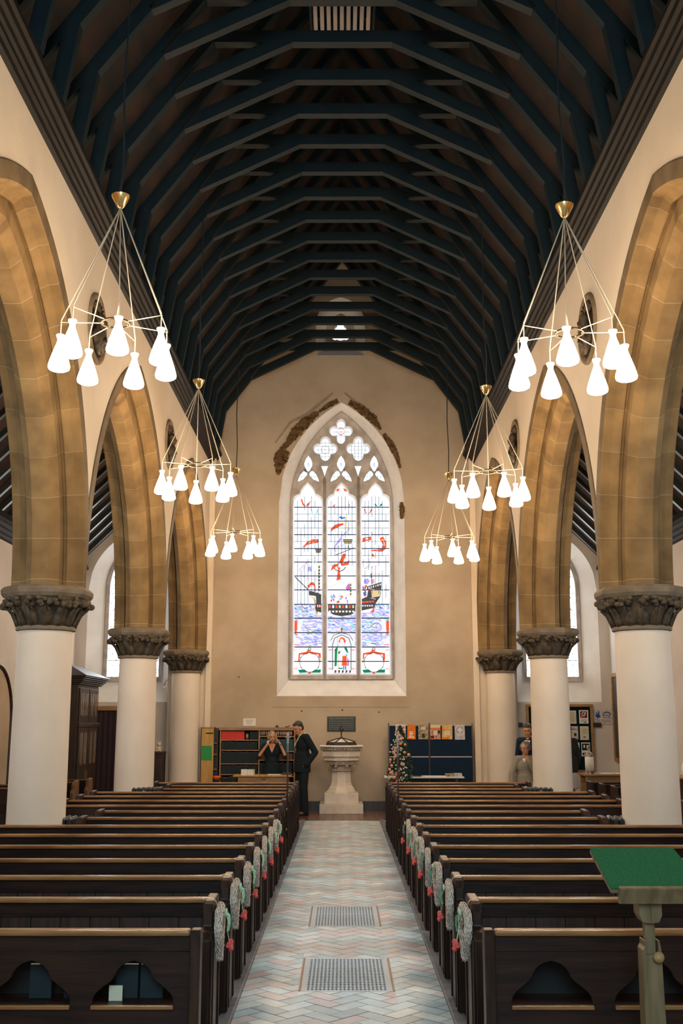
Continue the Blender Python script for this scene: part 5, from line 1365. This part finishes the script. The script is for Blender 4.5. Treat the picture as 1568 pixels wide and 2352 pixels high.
for x,w,lab in ((3.58,.10,'left of the notice board'),(5.12,.16,'right of the notice board, below the pale sign')):
    tag(B((x-w/2,x+w/2,WY-.03,WY,1.60,1.69)).build('dark_wall_rail',M['dark_wood']),f"dark wooden rail on the aisle wall, {lab}",'wall rail')
t=thing('honours_board','tall dark board in an oak frame on the side wall of the aisle','board',(AX-.02,21.08,1.80))
B((-.012,.01,-.62,.62,-.79,.79)).build('panel',M['purple_board'],t)
for q in ((-.70,-.62,-.86,.86),(.62,.70,-.86,.86)): B((-.035,.015,q[0],q[1],q[2],q[3])).build('frame_side',M['oak'],t)
for q in ((-.62,.62,.79,.86),(-.62,.62,-.86,-.79)): B((-.035,.015,q[0],q[1],q[2],q[3])).build('frame_rail',M['oak'],t)
t=thing('oak_table','oak table with papers beside the notice board','table',(4.75,19.35,0))
B((-.56,.60,-.33,.33,.79,.82)).build('table_top',M['oak'],t,bevel=.006); B((-.46,.5,-.27,-.25,.67,.79)).build('apron',M['oak'],t,bevel=.003); B((-.46,.5,.25,.27,.67,.79)).build('apron',M['oak'],t)
for x in (-.52,.44):
    for y in (-.29,.19): B((x,x+.09,y,y+.09,0,.79)).build('leg',M['oak'],t,bevel=.006)
for x,w,lab in ((4.62,.22,'next to the bottle'),(4.86,.2,'in the middle of the oak table'),(5.07,.16,'at the far right of the oak table')):
    tag(B((x-w/2,x+w/2,19.1,19.38,.8205,.832)).build('paper_sheets',M['white']),f'white papers on the oak table, {lab}','papers')
t=thing('water_bottle','tall clear collection bottle with a white label on the oak table','bottle',(4.33,19.25,.82))
b=MB(); b.lathe([(.0,.0),(.072,.0),(.075,.01),(.075,.30),(.068,.335),(.045,.365),(.022,.385),(.019,.47),(.021,.475),(.012,.478)],20); b.build('glass_body',M['clear'],t,smooth=True)
b=MB(); b.lathe([(.0765,.055),(.0765,.285)],20); b.v=b.v; b.build('label',M['white'],t,smooth=True)
b=MB(); b.lathe([(.0235,.44),(.0235,.485),(.001,.487)],12); b.build('cap',M['alu'],t,smooth=True)
tag(B((4.50,4.53,21.62,21.65,.0,1.32)).build('dark_pole',M['black_iron']),'thin dark pole leaning by the notice board behind the bottle','pole').rotation_euler=(0,0,0)
t=thing('hall_chair','dark rounded chair back before the seated woman','chair',(3.33,17.95,0))
b=MB(); P=[(-.13,.62),(-.13,.70)]+[(-.13*cos(a*PI/10),.72+.06*sin(a*PI/10)) for a in range(0,11)]+[(.13,.70),(.13,.62)]
b.prism(P,lambda p,q,a:(p,a,q),.0,.03); b.build('backrest',M['navy_felt'],t,bevel=.008)
B((-.19,.19,.03,.42,.43,.47)).build('seat',M['navy_felt'],t,bevel=.01)
for x in (-.16,.16):
    for y in (.02,.38): b=MB(); b.tube([(x,y,0),(x,y,.43)],.012,8); b.build('leg',M['black_iron'],t)
for x in (-.10,.10): b=MB(); b.tube([(x,.03,.45),(x,.015,.66)],.011,8); b.build('back_post',M['black_iron'],t)
# things beyond the nearest right-hand column
t=thing('low_cabinet','low dark cabinet at the right edge, carrying a white urn','cabinet',(5.08,15.35,0))
B((-.42,.33,-.25,.25,0,.95)).build('carcass',M['pew_end'],t,bevel=.005); B((-.44,.35,-.27,.27,.95,.98)).build('top_board',M['oak'],t,bevel=.004)
for k in (0,1): B((-.39+.36*k,-.06+.36*k,-.262,-.25,.08,.90)).build('door',M['dark_wood'],t,bevel=.004)
b=MB(); b.lathe([(.09,0),(.10,.02),(.11,.1),(.095,.16),(.06,.2),(.05,.25),(.075,.3),(.07,.31),(.0,.29)],20); o=b.build('enamel_urn',M['urn_white'],smooth=True); o.location=(4.83,15.3,.98); tag(o,'white urn on the low cabinet at the right edge','urn')
t=thing('picture_frame','small red-brown frame beside the white urn','picture frame',(5.00,15.38,.98)); B((-.05,.05,0,.015,0,.17)).build('frame',M['book_brown'],t); B((-.035,.035,-.002,0,.02,.15)).build('picture',M['white'],t)
side_pew('side_pew',4.13,5.40,13.6,'dark side pew at the right edge, in front of the low cabinet',-1,'pew_end')
# ------------------------------------------------------------------ people: one continuous skinned surface each, clothes and hair as children
def fuse(name, mb, m, parent, voxel, smooth=4, fac=.5):
    tmp = mb.build(name+'_t', None, None)
    r = tmp.modifiers.new('r','REMESH'); r.mode='VOXEL'; r.voxel_size=voxel
    s = tmp.modifiers.new('s','SMOOTH'); s.iterations=smooth; s.factor=fac
    bpy.context.view_layer.update()
    me = bpy.data.meshes.new_from_object(tmp.evaluated_get(bpy.context.evaluated_depsgraph_get()))
    bpy.data.objects.remove(tmp)
    me.materials.clear(); me.materials.append(m); me.name=name
    me.polygons.foreach_set('use_smooth',[True]*len(me.polygons))
    o = bpy.data.objects.new(name, me); COL.objects.link(o)
    if parent: o.parent=parent
    return o
def V(*a): return Vector(a)
def hand(mb, w, d, nrm, s=1., curl=.5, flip=1):
    """palm and five fingers: w wrist, d direction of the hand, nrm out of the palm"""
    d=Vector(d).normalized(); n=Vector(nrm); n=(n-d*n.dot(d)).normalized(); x=d.cross(n)*flip
    w=Vector(w)
    R=Matrix((x,d,n)).transposed()
    mb.ell(w+d*.045*s,(.038*s,.052*s,.017*s),R,12,8)
    for k,L in enumerate((.068,.078,.073,.058)):
        b0=w+d*.083*s+x*(-.027+.018*k)*s; a=curl*.5; p1=b0+(d*cos(a)+n*sin(a))*L*.5*s; a=curl*1.4; p2=p1+(d*cos(a)+n*sin(a))*L*.5*s
        mb.capsule(b0-d*.02*s,p1,.0092*s,.0085*s,8); mb.capsule(p1,p2,.0085*s,.0072*s,8)
    t0=w+d*.025*s-x*.03*s; t1=t0+(d*.6-x*.7+n*.25).normalized()*.034*s; t2=t1+(d*.9-x*.2+n*.3).normalized()*.03*s
    mb.capsule(t0,t1,.011*s,.0098*s,8); mb.capsule(t1,t2,.0098*s,.0082*s,8)
def head_parts(mb, c, R, s):
    P=lambda x,y,z: c+R@Vector((x*s,y*s,z*s))
    mb.ell(P(-.006,0,.028),(.093*s,.076*s,.092*s),R)
    mb.ell(P(.022,0,-.042),(.066*s,.058*s,.074*s),R)
    mb.ell(P(.045,0,-.088),(.032*s,.034*s,.026*s),R,10,8)
    mb.capsule(P(.080,0,.012),P(.103,0,-.026),.009*s,.014*s,8)
    mb.ell(P(.075,0,-.060),(.014*s,.026*s,.013*s),R,10,8)
    mb.ell(P(.073,0,.032),(.018*s,.052*s,.012*s),R,10,8)
    for q in (-1,1):
        mb.ell(P(-.006,q*.077,-.008),(.021*s,.010*s,.032*s),R,10,8)
        mb.ell(P(.058,q*.038,-.022),(.022*s,.020*s,.020*s),R,10,8)
def figure(label, loc, rz, J, skin, s=1., vox=.0075):
    """J: joints in the figure's own frame (x forward, y to its left, z up)"""
    mb=MB()
    hc=J['head']; R=Matrix.Rotation(J.get('turn',0),3,'Z')@Matrix.Rotation(J.get('nod',0),3,'Y')@Matrix.Rotation(J.get('tilt',0),3,'X')
    pel,ch,nk=J['pelvis'],J['chest'],J['neck']
    mb.ell(pel,(.105*s,.15*s,.12*s)); mb.ell((Vector(pel)+Vector(ch))/2,(.10*s,.135*s,.16*s)); mb.ell(ch,(.112*s,.158*s,.15*s))
    mb.capsule(nk,Vector(hc)+R@Vector((-.015*s,0,-.05*s)),.052*s,.047*s)
    mb.capsule(J['shL'],J['shR'],.052*s,.052*s); mb.capsule(ch,nk,.10*s,.055*s)
    head_parts(mb,Vector(hc),R,s)
    for q in 'LR':
        mb.capsule(J['sh'+q],J['el'+q],.047*s,.038*s); mb.capsule(J['el'+q],J['wr'+q],.038*s,.026*s)
        hd,hn,cu=J['hand'+q]; hand(mb,J['wr'+q],hd,hn,s*1.02,cu,1 if q=='L' else -1)
        mb.capsule(J['hip'+q],J['kn'+q],.085*s,.054*s); mb.capsule(J['kn'+q],J['an'+q],.056*s,.036*s)
        a=Vector(J['an'+q]); mb.capsule(a+V(-.03*s,0,-.035*s),a+V(.14*s,0,-.045*s),.034*s,.026*s)
    o=fuse('person',mb,skin,None,vox,3,.4)
    o.location=loc; o.rotation_euler=(0,0,rz); tag(o,label,'person')
    # eyes, lips
    P=lambda x,y,z: Vector(hc)+R@Vector((x*s,y*s,z*s))
    for q in (-1,1):
        b=MB(); b.ell(P(.079,q*.031,.010),(.010*s,.013*s,.008*s),R,10,6); b.build('eye',M['eye'],o,smooth=True)
    b=MB(); b.ell(P(.087,0,-.060),(.006*s,.021*s,.007*s),R,10,6); b.build('lips',M['lips'],o,smooth=True)
    return o,R
def stand_joints(s=1.,stance=.09):
    return dict(pelvis=V(0,0,.93*s),chest=V(0,0,1.25*s),neck=V(-.01*s,0,1.425*s),head=V(.02*s,0,1.585*s),
        shL=V(0,.175*s,1.385*s),shR=V(0,-.175*s,1.385*s),elL=V(-.03*s,.235*s,1.11*s),elR=V(-.03*s,-.235*s,1.11*s),wrL=V(.06*s,.235*s,.88*s),wrR=V(.06*s,-.235*s,.88*s),
        handL=((.1,0,-1),(0,-1,0),.5),handR=((.1,0,-1),(0,1,0),.5),
        hipL=V(0,stance*s,.90*s),hipR=V(0,-stance*s,.90*s),knL=V(.015*s,(stance+.01)*s,.50*s),knR=V(.015*s,-(stance+.01)*s,.50*s),anL=V(-.02*s,(stance+.015)*s,.085*s),anR=V(-.02*s,-(stance+.015)*s,.085*s))
def torso(mb,J,s,g,hem=.80,flare=0.):
    pel,ch,nk=J['pelvis'],J['chest'],J['neck']
    mb.ell(ch,((.118+g)*s,(.168+g)*s,.16*s)); mb.ell((pel+ch)/2,((.108+g)*s,(.148+g)*s,.19*s)); mb.ell(pel,((.115+g)*s,(.162+g+flare)*s,.15*s))
    mb.capsule(J['shL'],J['shR'],(.055+g)*s,(.055+g)*s); mb.capsule(ch,nk-V(0,0,.06*s),(.10+g)*s,(.062+g)*s)
def sleeves(mb,J,s,g,upto=1.,which='LR'):
    for q in which:
        mb.capsule(J['sh'+q],J['el'+q],(.053+g)*s,(.045+g)*s)
        if upto>0:
            e,w=J['el'+q],J['wr'+q]; mb.capsule(e,e+(w-e)*upto,(.045+g)*s,(.036+g)*s)
def shoes(J,o,s,m):
    for q in 'LR':
        a=Vector(J['an'+q]); b=MB(); b.capsule(a+V(-.035*s,0,-.045*s),a+V(.155*s,0,-.053*s),.040*s,.032*s); b.build('shoe',m,o,smooth=True)
def trousers(J,o,s,m):
    b=MB(); b.ell(J['pelvis'],(.125*s,.165*s,.13*s))
    for q in 'LR': b.capsule(J['hip'+q],J['kn'+q],.098*s,.075*s); b.capsule(J['kn'+q],Vector(J['an'+q])+V(0,0,-.015),.075*s,.064*s)
    return fuse('trousers',b,m,o,.012)

# man in the black suit, bending his head towards the woman (faces left, three-quarter away)
s=1.03
J=stand_joints(s); J.update(head=V(.085*s,.0,1.545*s),neck=V(.01*s,0,1.425*s),nod=.42,turn=.15,chest=V(-.01,0,1.25*s),
    elL=V(-.15*s,.245*s,1.12*s),elR=V(-.14*s,-.23*s,1.12*s),wrL=V(.0*s,.185*s,.89*s),wrR=V(.03*s,-.18*s,.93*s),handL=((.25,-.45,-.9),(0,-1,0),.4),handR=((.25,.45,-.9),(0,1,0),.4))
o,R=figure('man in a black suit and tie, standing with head bowed beside the font',(-.75,20.55,0),PI+.45,J,M['skin'],s)
b=MB(); torso(b,J,s,.012); sleeves(b,J,s,.012,.97)
b.loft([[(J['pelvis'].x+(.135+.01)*s*cos(a)*k,(.185)*s*sin(a)*k,z) for a in [2*PI*i/20 for i in range(20)]] for z,k in ((.76*s,1.02),(.95*s,1.0),(1.1*s,.95))])
fuse('suit_jacket',b,M['suit'],o,.011)
trousers(J,o,s,M['suit']); shoes(J,o,s,M['black_iron'])
b=MB(); h=J['head']; P=lambda x,y,z:h+R@Vector((x*s,y*s,z*s))
b.ell(P(-.022,0,.052),(.090*s,.082*s,.082*s),R); b.ell(P(-.055,0,.0),(.052*s,.074*s,.075*s),R); b.ell(P(.040,.0,.092),(.045*s,.055*s,.026*s),R)
fuse('hair',b,M['hair_dark'],o,.008)
b=MB(); b.tube([J['neck']+V(.055*cos(a)*s-.002,.056*sin(a)*s,.012-.02*cos(a)) for a in [2*PI*i/20 for i in range(20)]],.014,8,closed=True)
b.loft([[J['neck']+V(.062,y,-.02) for y in (-.05,.05)],[V(.142*s,y,1.27*s) for y in (-.034,.034)],[V(.148*s,y,1.12*s) for y in (-.006,.006)]],False,False,False)
b.build('shirt_front',M['shirt'],o,smooth=True)
b=MB(); b.loft([[V(x,y,z) for x,y in ((c+.0,-w),(c+.008,0),(c,w),(c-.008,0))] for c,w,z in ((.082*s,.014,1.405*s),(.124*s,.018,1.33*s),(.151*s,.024,1.18*s),(.152*s,.026,1.08*s))]); b.build('tie',M['ink_dark'],o)

# woman behind the desk, both hands raised to her head
s=.90
J=stand_joints(s); J.update(head=V(.06*s,0,1.575*s),turn=.12,nod=.05,tilt=.08,
    elL=V(.16*s,.30*s,1.16*s),elR=V(.16*s,-.29*s,1.16*s),wrL=V(.19*s,.17*s,1.44*s),wrR=V(.22*s,-.11*s,1.41*s),handL=((-.2,-.55,.95),(-.2,-1,-.3),.55),handR=((-.25,.45,.95),(-.4,.9,-.2),.55))
o,R=figure('ash blonde woman in a black dress, hands raised to her head, behind the desk',(-1.36,21.17,0),-PI/2+.05,J,M['skin'],s,.0065)
b=MB(); torso(b,J,s,.010); sleeves(b,J,s,.010,0.)
b.loft([[(.135*s*k*cos(a),.185*s*k*sin(a),z) for a in [2*PI*i/20 for i in range(20)]] for z,k in ((.40*s,1.35),(.60*s,1.18),(.9*s,1.05),(1.02*s,.95))])
d=fuse('dress',b,M['dress'],o,.010)
b=MB(); b.add([V(.108*s,-.075*s,1.425*s),V(.118*s,.075*s,1.425*s),V(.142*s,.03*s,1.32*s),V(.150*s,0,1.255*s),V(.142*s,-.03*s,1.32*s)],[(0,1,2,3,4)])
P5=[(.075,-.075,1.43),(.125,-.055,1.37),(.147,-.03,1.31),(.152,0,1.25),(.147,.03,1.31),(.125,.055,1.37),(.075,.075,1.43),(.085,0,1.45)]
b=MB(); b.add([V(*p)*s for p in P5]+[V(p[0]-.05,p[1],p[2])*s for p in P5],[tuple(range(8))]+[(i,(i+1)%8,8+(i+1)%8,8+i) for i in range(8)]); b.build('neckline_skin',M['skin'],o,smooth=False)
b=MB(); h=J['head']; P=lambda x,y,z:h+R@Vector((x*s,y*s,z*s))
b.ell(P(-.022,0,.050),(.092*s,.090*s,.088*s),R)
for q in (-1,1):
    b.capsule(P(-.02,q*.078,.03),P(.0,q*.085,-.115),.034*s,.026*s); b.capsule(P(.045,q*.052,.082),P(.03,q*.084,-.02),.020*s,.022*s)
b.capsule(P(-.06,0,.02),P(-.05,0,-.13),.07*s,.055*s)
fuse('hair',b,M['hair_blonde'],o,.008,2,.4)
b=MB(); w=J['wrL']; e=J['elL']; d=(w-e).normalized(); u=d.orthogonal().normalized(); x=d.cross(u); c=w-d*.02
b.tube([c+(u*cos(2*PI*i/14)+x*sin(2*PI*i/14))*.031*s for i in range(14)],.006,6,closed=True); b.build('wristband',M['ink_dark'],o)
shoes(J,o,s,M['black_iron'])
tag(fuse('tissue',(lambda b:(b.ell((-1.43,20.97,1.32),(.02,.018,.03)),b.ell((-1.42,20.965,1.295),(.016,.012,.022)),b)[-1])(MB()),M['white'],None,.006),'white tissue in the hand of the blonde woman','tissue')

# seated elderly woman in the beige jacket, hand to her chin
s=.92
J=stand_joints(s); dz=-.205*s
J.update(shL=V(0,.15*s,1.375*s),shR=V(0,-.15*s,1.375*s))
for k in ('pelvis','chest','neck','head','shL','shR','hipL','hipR'): J[k]=J[k]+V(0,0,dz)
J.update(knL=V(.42*s,.11*s,.60*s),knR=V(.42*s,-.11*s,.60*s),anL=V(.44*s,.11*s,.085*s),anR=V(.44*s,-.11*s,.085*s),
    elR=V(.05*s,-.27*s,1.12*s+dz),wrR=V(.10*s,-.29*s,.86*s+dz),handR=((.25,0,-1),(0,1,0),.6),
    elL=V(.17*s,.17*s,1.12*s+dz),wrL=V(.17*s,.03*s,1.33*s+dz),handL=((-.1,-.25,.95),(-.6,-.6,-.1),1.0),head=V(.05*s,-.0,1.58*s+dz),turn=-.75,nod=.12)
o,R=figure('elderly woman in a beige jacket, hand at chin, seated by the second column',(3.16,18.98,0),-PI/2+.05,J,M['skin'],s,.0065)
b=MB(); torso(b,J,s,.018); sleeves(b,J,s,.014,.93)
b.loft([[(.15*s*k*cos(a),.20*s*k*sin(a),z+dz) for a in [2*PI*i/20 for i in range(20)]] for z,k in ((.80*s,1.05),(.95*s,1.0),(1.1*s,.93))])
fuse('jacket',b,M['beige_cloth'],o,.010)
b=MB(); b.ell(J['pelvis'],(.13*s,.17*s,.11*s))
for q in 'LR': b.capsule(J['hip'+q],J['kn'+q],.10*s,.085*s)
b.capsule(J['knL'],J['knR'],.085*s,.085*s); b.capsule(J['knL'],J['anL']+V(0,0,.18),.08*s,.075*s); b.capsule(J['knR'],J['anR']+V(0,0,.18),.08*s,.075*s)
fuse('skirt',b,M['beige_cloth'],o,.012); shoes(J,o,s,M['black_iron'])
b=MB(); h=J['head']; P=lambda x,y,z:h+R@Vector((x*s,y*s,z*s))
b.ell(P(-.025,0,.048),(.098*s,.092*s,.088*s),R); b.ell(P(-.062,0,-.005),(.062*s,.085*s,.072*s),R)
for q in (-1,1): b.ell(P(.005,q*.075,.035),(.05*s,.024*s,.05*s),R)
fuse('hair',b,M['hair_grey'],o,.008)
b=MB(); b.ell(J['neck']+V(.085,-.02,-.05),(.025,.045,.03)); b.ell(J['neck']+V(.105,-.03,-.075),(.02,.02,.03)); b.build('white_scarf',M['white_cloth'],o,smooth=True)
b=MB()
for q in (-1,1): b.tube([P(.098+0*q,q*.033+.02*cos(2*PI*i/14),.008+.016*sin(2*PI*i/14)) for i in range(14)],.0022,5,closed=True)
b.tube([P(.098,-.013,.01),P(.102,0,.014),P(.098,.013,.01)],.0022,5); b.build('glasses',M['alu'],o)
B((-.24,.20,-.22,.22,.50,.54),(-.22,-.18,-.2,.2,0,.50),(.14,.18,-.2,.2,0,.50)).build('stool',M['dark_wood'],None)
st=bpy.data.objects['stool']; st.location=(3.13,19.0,0); tag(st,'plain dark bench under the seated elderly woman','bench')

# man in a navy suit behind her, half hidden by the column
s=.99
J=stand_joints(s); J.update(turn=.25,nod=.25,head=V(.05*s,0,1.57*s))
o,R=figure('man in a navy suit standing behind the seated woman, half hidden by the column',(3.40,19.95,0),-PI/2-.55,J,M['skin'],s)
b=MB(); torso(b,J,s,.012); sleeves(b,J,s,.012,.97)
b.loft([[(.145*s*k*cos(a),.19*s*k*sin(a),z) for a in [2*PI*i/20 for i in range(20)]] for z,k in ((.76*s,1.02),(.95*s,1.0),(1.1*s,.95))])
fuse('suit_jacket',b,M['navy_suit'],o,.011); trousers(J,o,s,M['navy_suit']); shoes(J,o,s,M['black_iron'])
b=MB(); b.loft([[J['neck']+V(.062,y,-.01) for y in (-.055,.055)],[V(.143*s,y,1.27*s) for y in (-.05,.05)],[V(.150*s,y,1.08*s) for y in (-.008,.008)]],False,False,False)
b.tube([J['neck']+V(.056*cos(a)*s,.057*sin(a)*s,.012-.02*cos(a)) for a in [2*PI*i/20 for i in range(20)]],.014,8,closed=True); b.build('shirt_front',M['shirt'],o,smooth=True)
b=MB(); b.loft([[V(x,y,z) for x,y in ((c,-w),(c+.008,0),(c,w),(c-.008,0))] for c,w,z in ((.086*s,.016,1.40*s),(.130*s,.018,1.33*s),(.154*s,.024,1.14*s))]); b.build('tie',M['ink_gold'],o)
b=MB(); h=J['head']; P=lambda x,y,z:h+R@Vector((x*s,y*s,z*s))
b.ell(P(-.022,0,.050),(.092*s,.083*s,.084*s),R); b.ell(P(-.055,0,.0),(.052*s,.075*s,.075*s),R); b.ell(P(.045,0,.088),(.035*s,.05*s,.028*s),R)
fuse('hair',b,M['hair_dark'],o,.008)

# woman in black jacket and white skirt, seen from behind beyond the column
s=.98
J=stand_joints(s); J.update(turn=.3)
o,R=figure('woman in a flecked black jacket and white skirt, mostly hidden behind the column',(4.10,20.0,0),PI/2+.5,J,M['skin_pale'],s)
b=MB(); torso(b,J,s,.014); sleeves(b,J,s,.014,.9)
b.loft([[(.145*s*k*cos(a),.195*s*k*sin(a),z) for a in [2*PI*i/20 for i in range(20)]] for z,k in ((.82*s,1.10),(.95*s,1.04),(1.1*s,.97))])
fuse('jacket',b,M['dark_print_cloth'],o,.011)
b=MB(); b.loft([[(.15*s*k*cos(a),.20*s*k*sin(a),z) for a in [2*PI*i/28 for i in range(28)]] for z,k in ((.53*s,1.12),(.55*s,1.13),(.75*s,1.03),(.92*s,.93))]); b.build('skirt',M['white_cloth'],o,smooth=True)
b=MB(); h=J['head']; P=lambda x,y,z:h+R@Vector((x*s,y*s,z*s))
b.ell(P(-.022,0,.050),(.095*s,.088*s,.086*s),R); b.capsule(P(-.05,0,.02),P(-.05,0,-.10),.07*s,.05*s); fuse('hair',b,M['book_brown'],o,.008)
shoes(J,o,s,M['black_iron'])

# ------------------------------------------------------------------ daylight and camera
w=bpy.data.worlds.new('daylight'); S.world=w; w.use_nodes=True
bg=w.node_tree.nodes['Background']; bg.inputs[0].default_value=(.55,.72,1.,1); bg.inputs[1].default_value=.4
cam=bpy.data.cameras.new('camera'); co=bpy.data.objects.new('camera',cam); COL.objects.link(co)
cam.sensor_fit='VERTICAL'; cam.sensor_height=36; cam.lens=2456/2352*36
co.location=(0,0,1.75); co.rotation_euler=(PI/2+.1918,0,.0008); cam.clip_start=.05; cam.clip_end=100
S.camera=co
S.view_settings.view_transform='Standard'; S.view_settings.look='None'; S.view_settings.gamma=1; S.view_settings.exposure=.25
S.view_settings.use_curve_mapping=False
S.cycles.use_denoising=True
S.cycles.use_adaptive_sampling=True; S.cycles.adaptive_threshold=.02
S.cycles.max_bounces=8; S.cycles.diffuse_bounces=4; S.cycles.glossy_bounces=3; S.cycles.sample_clamp_indirect=8.
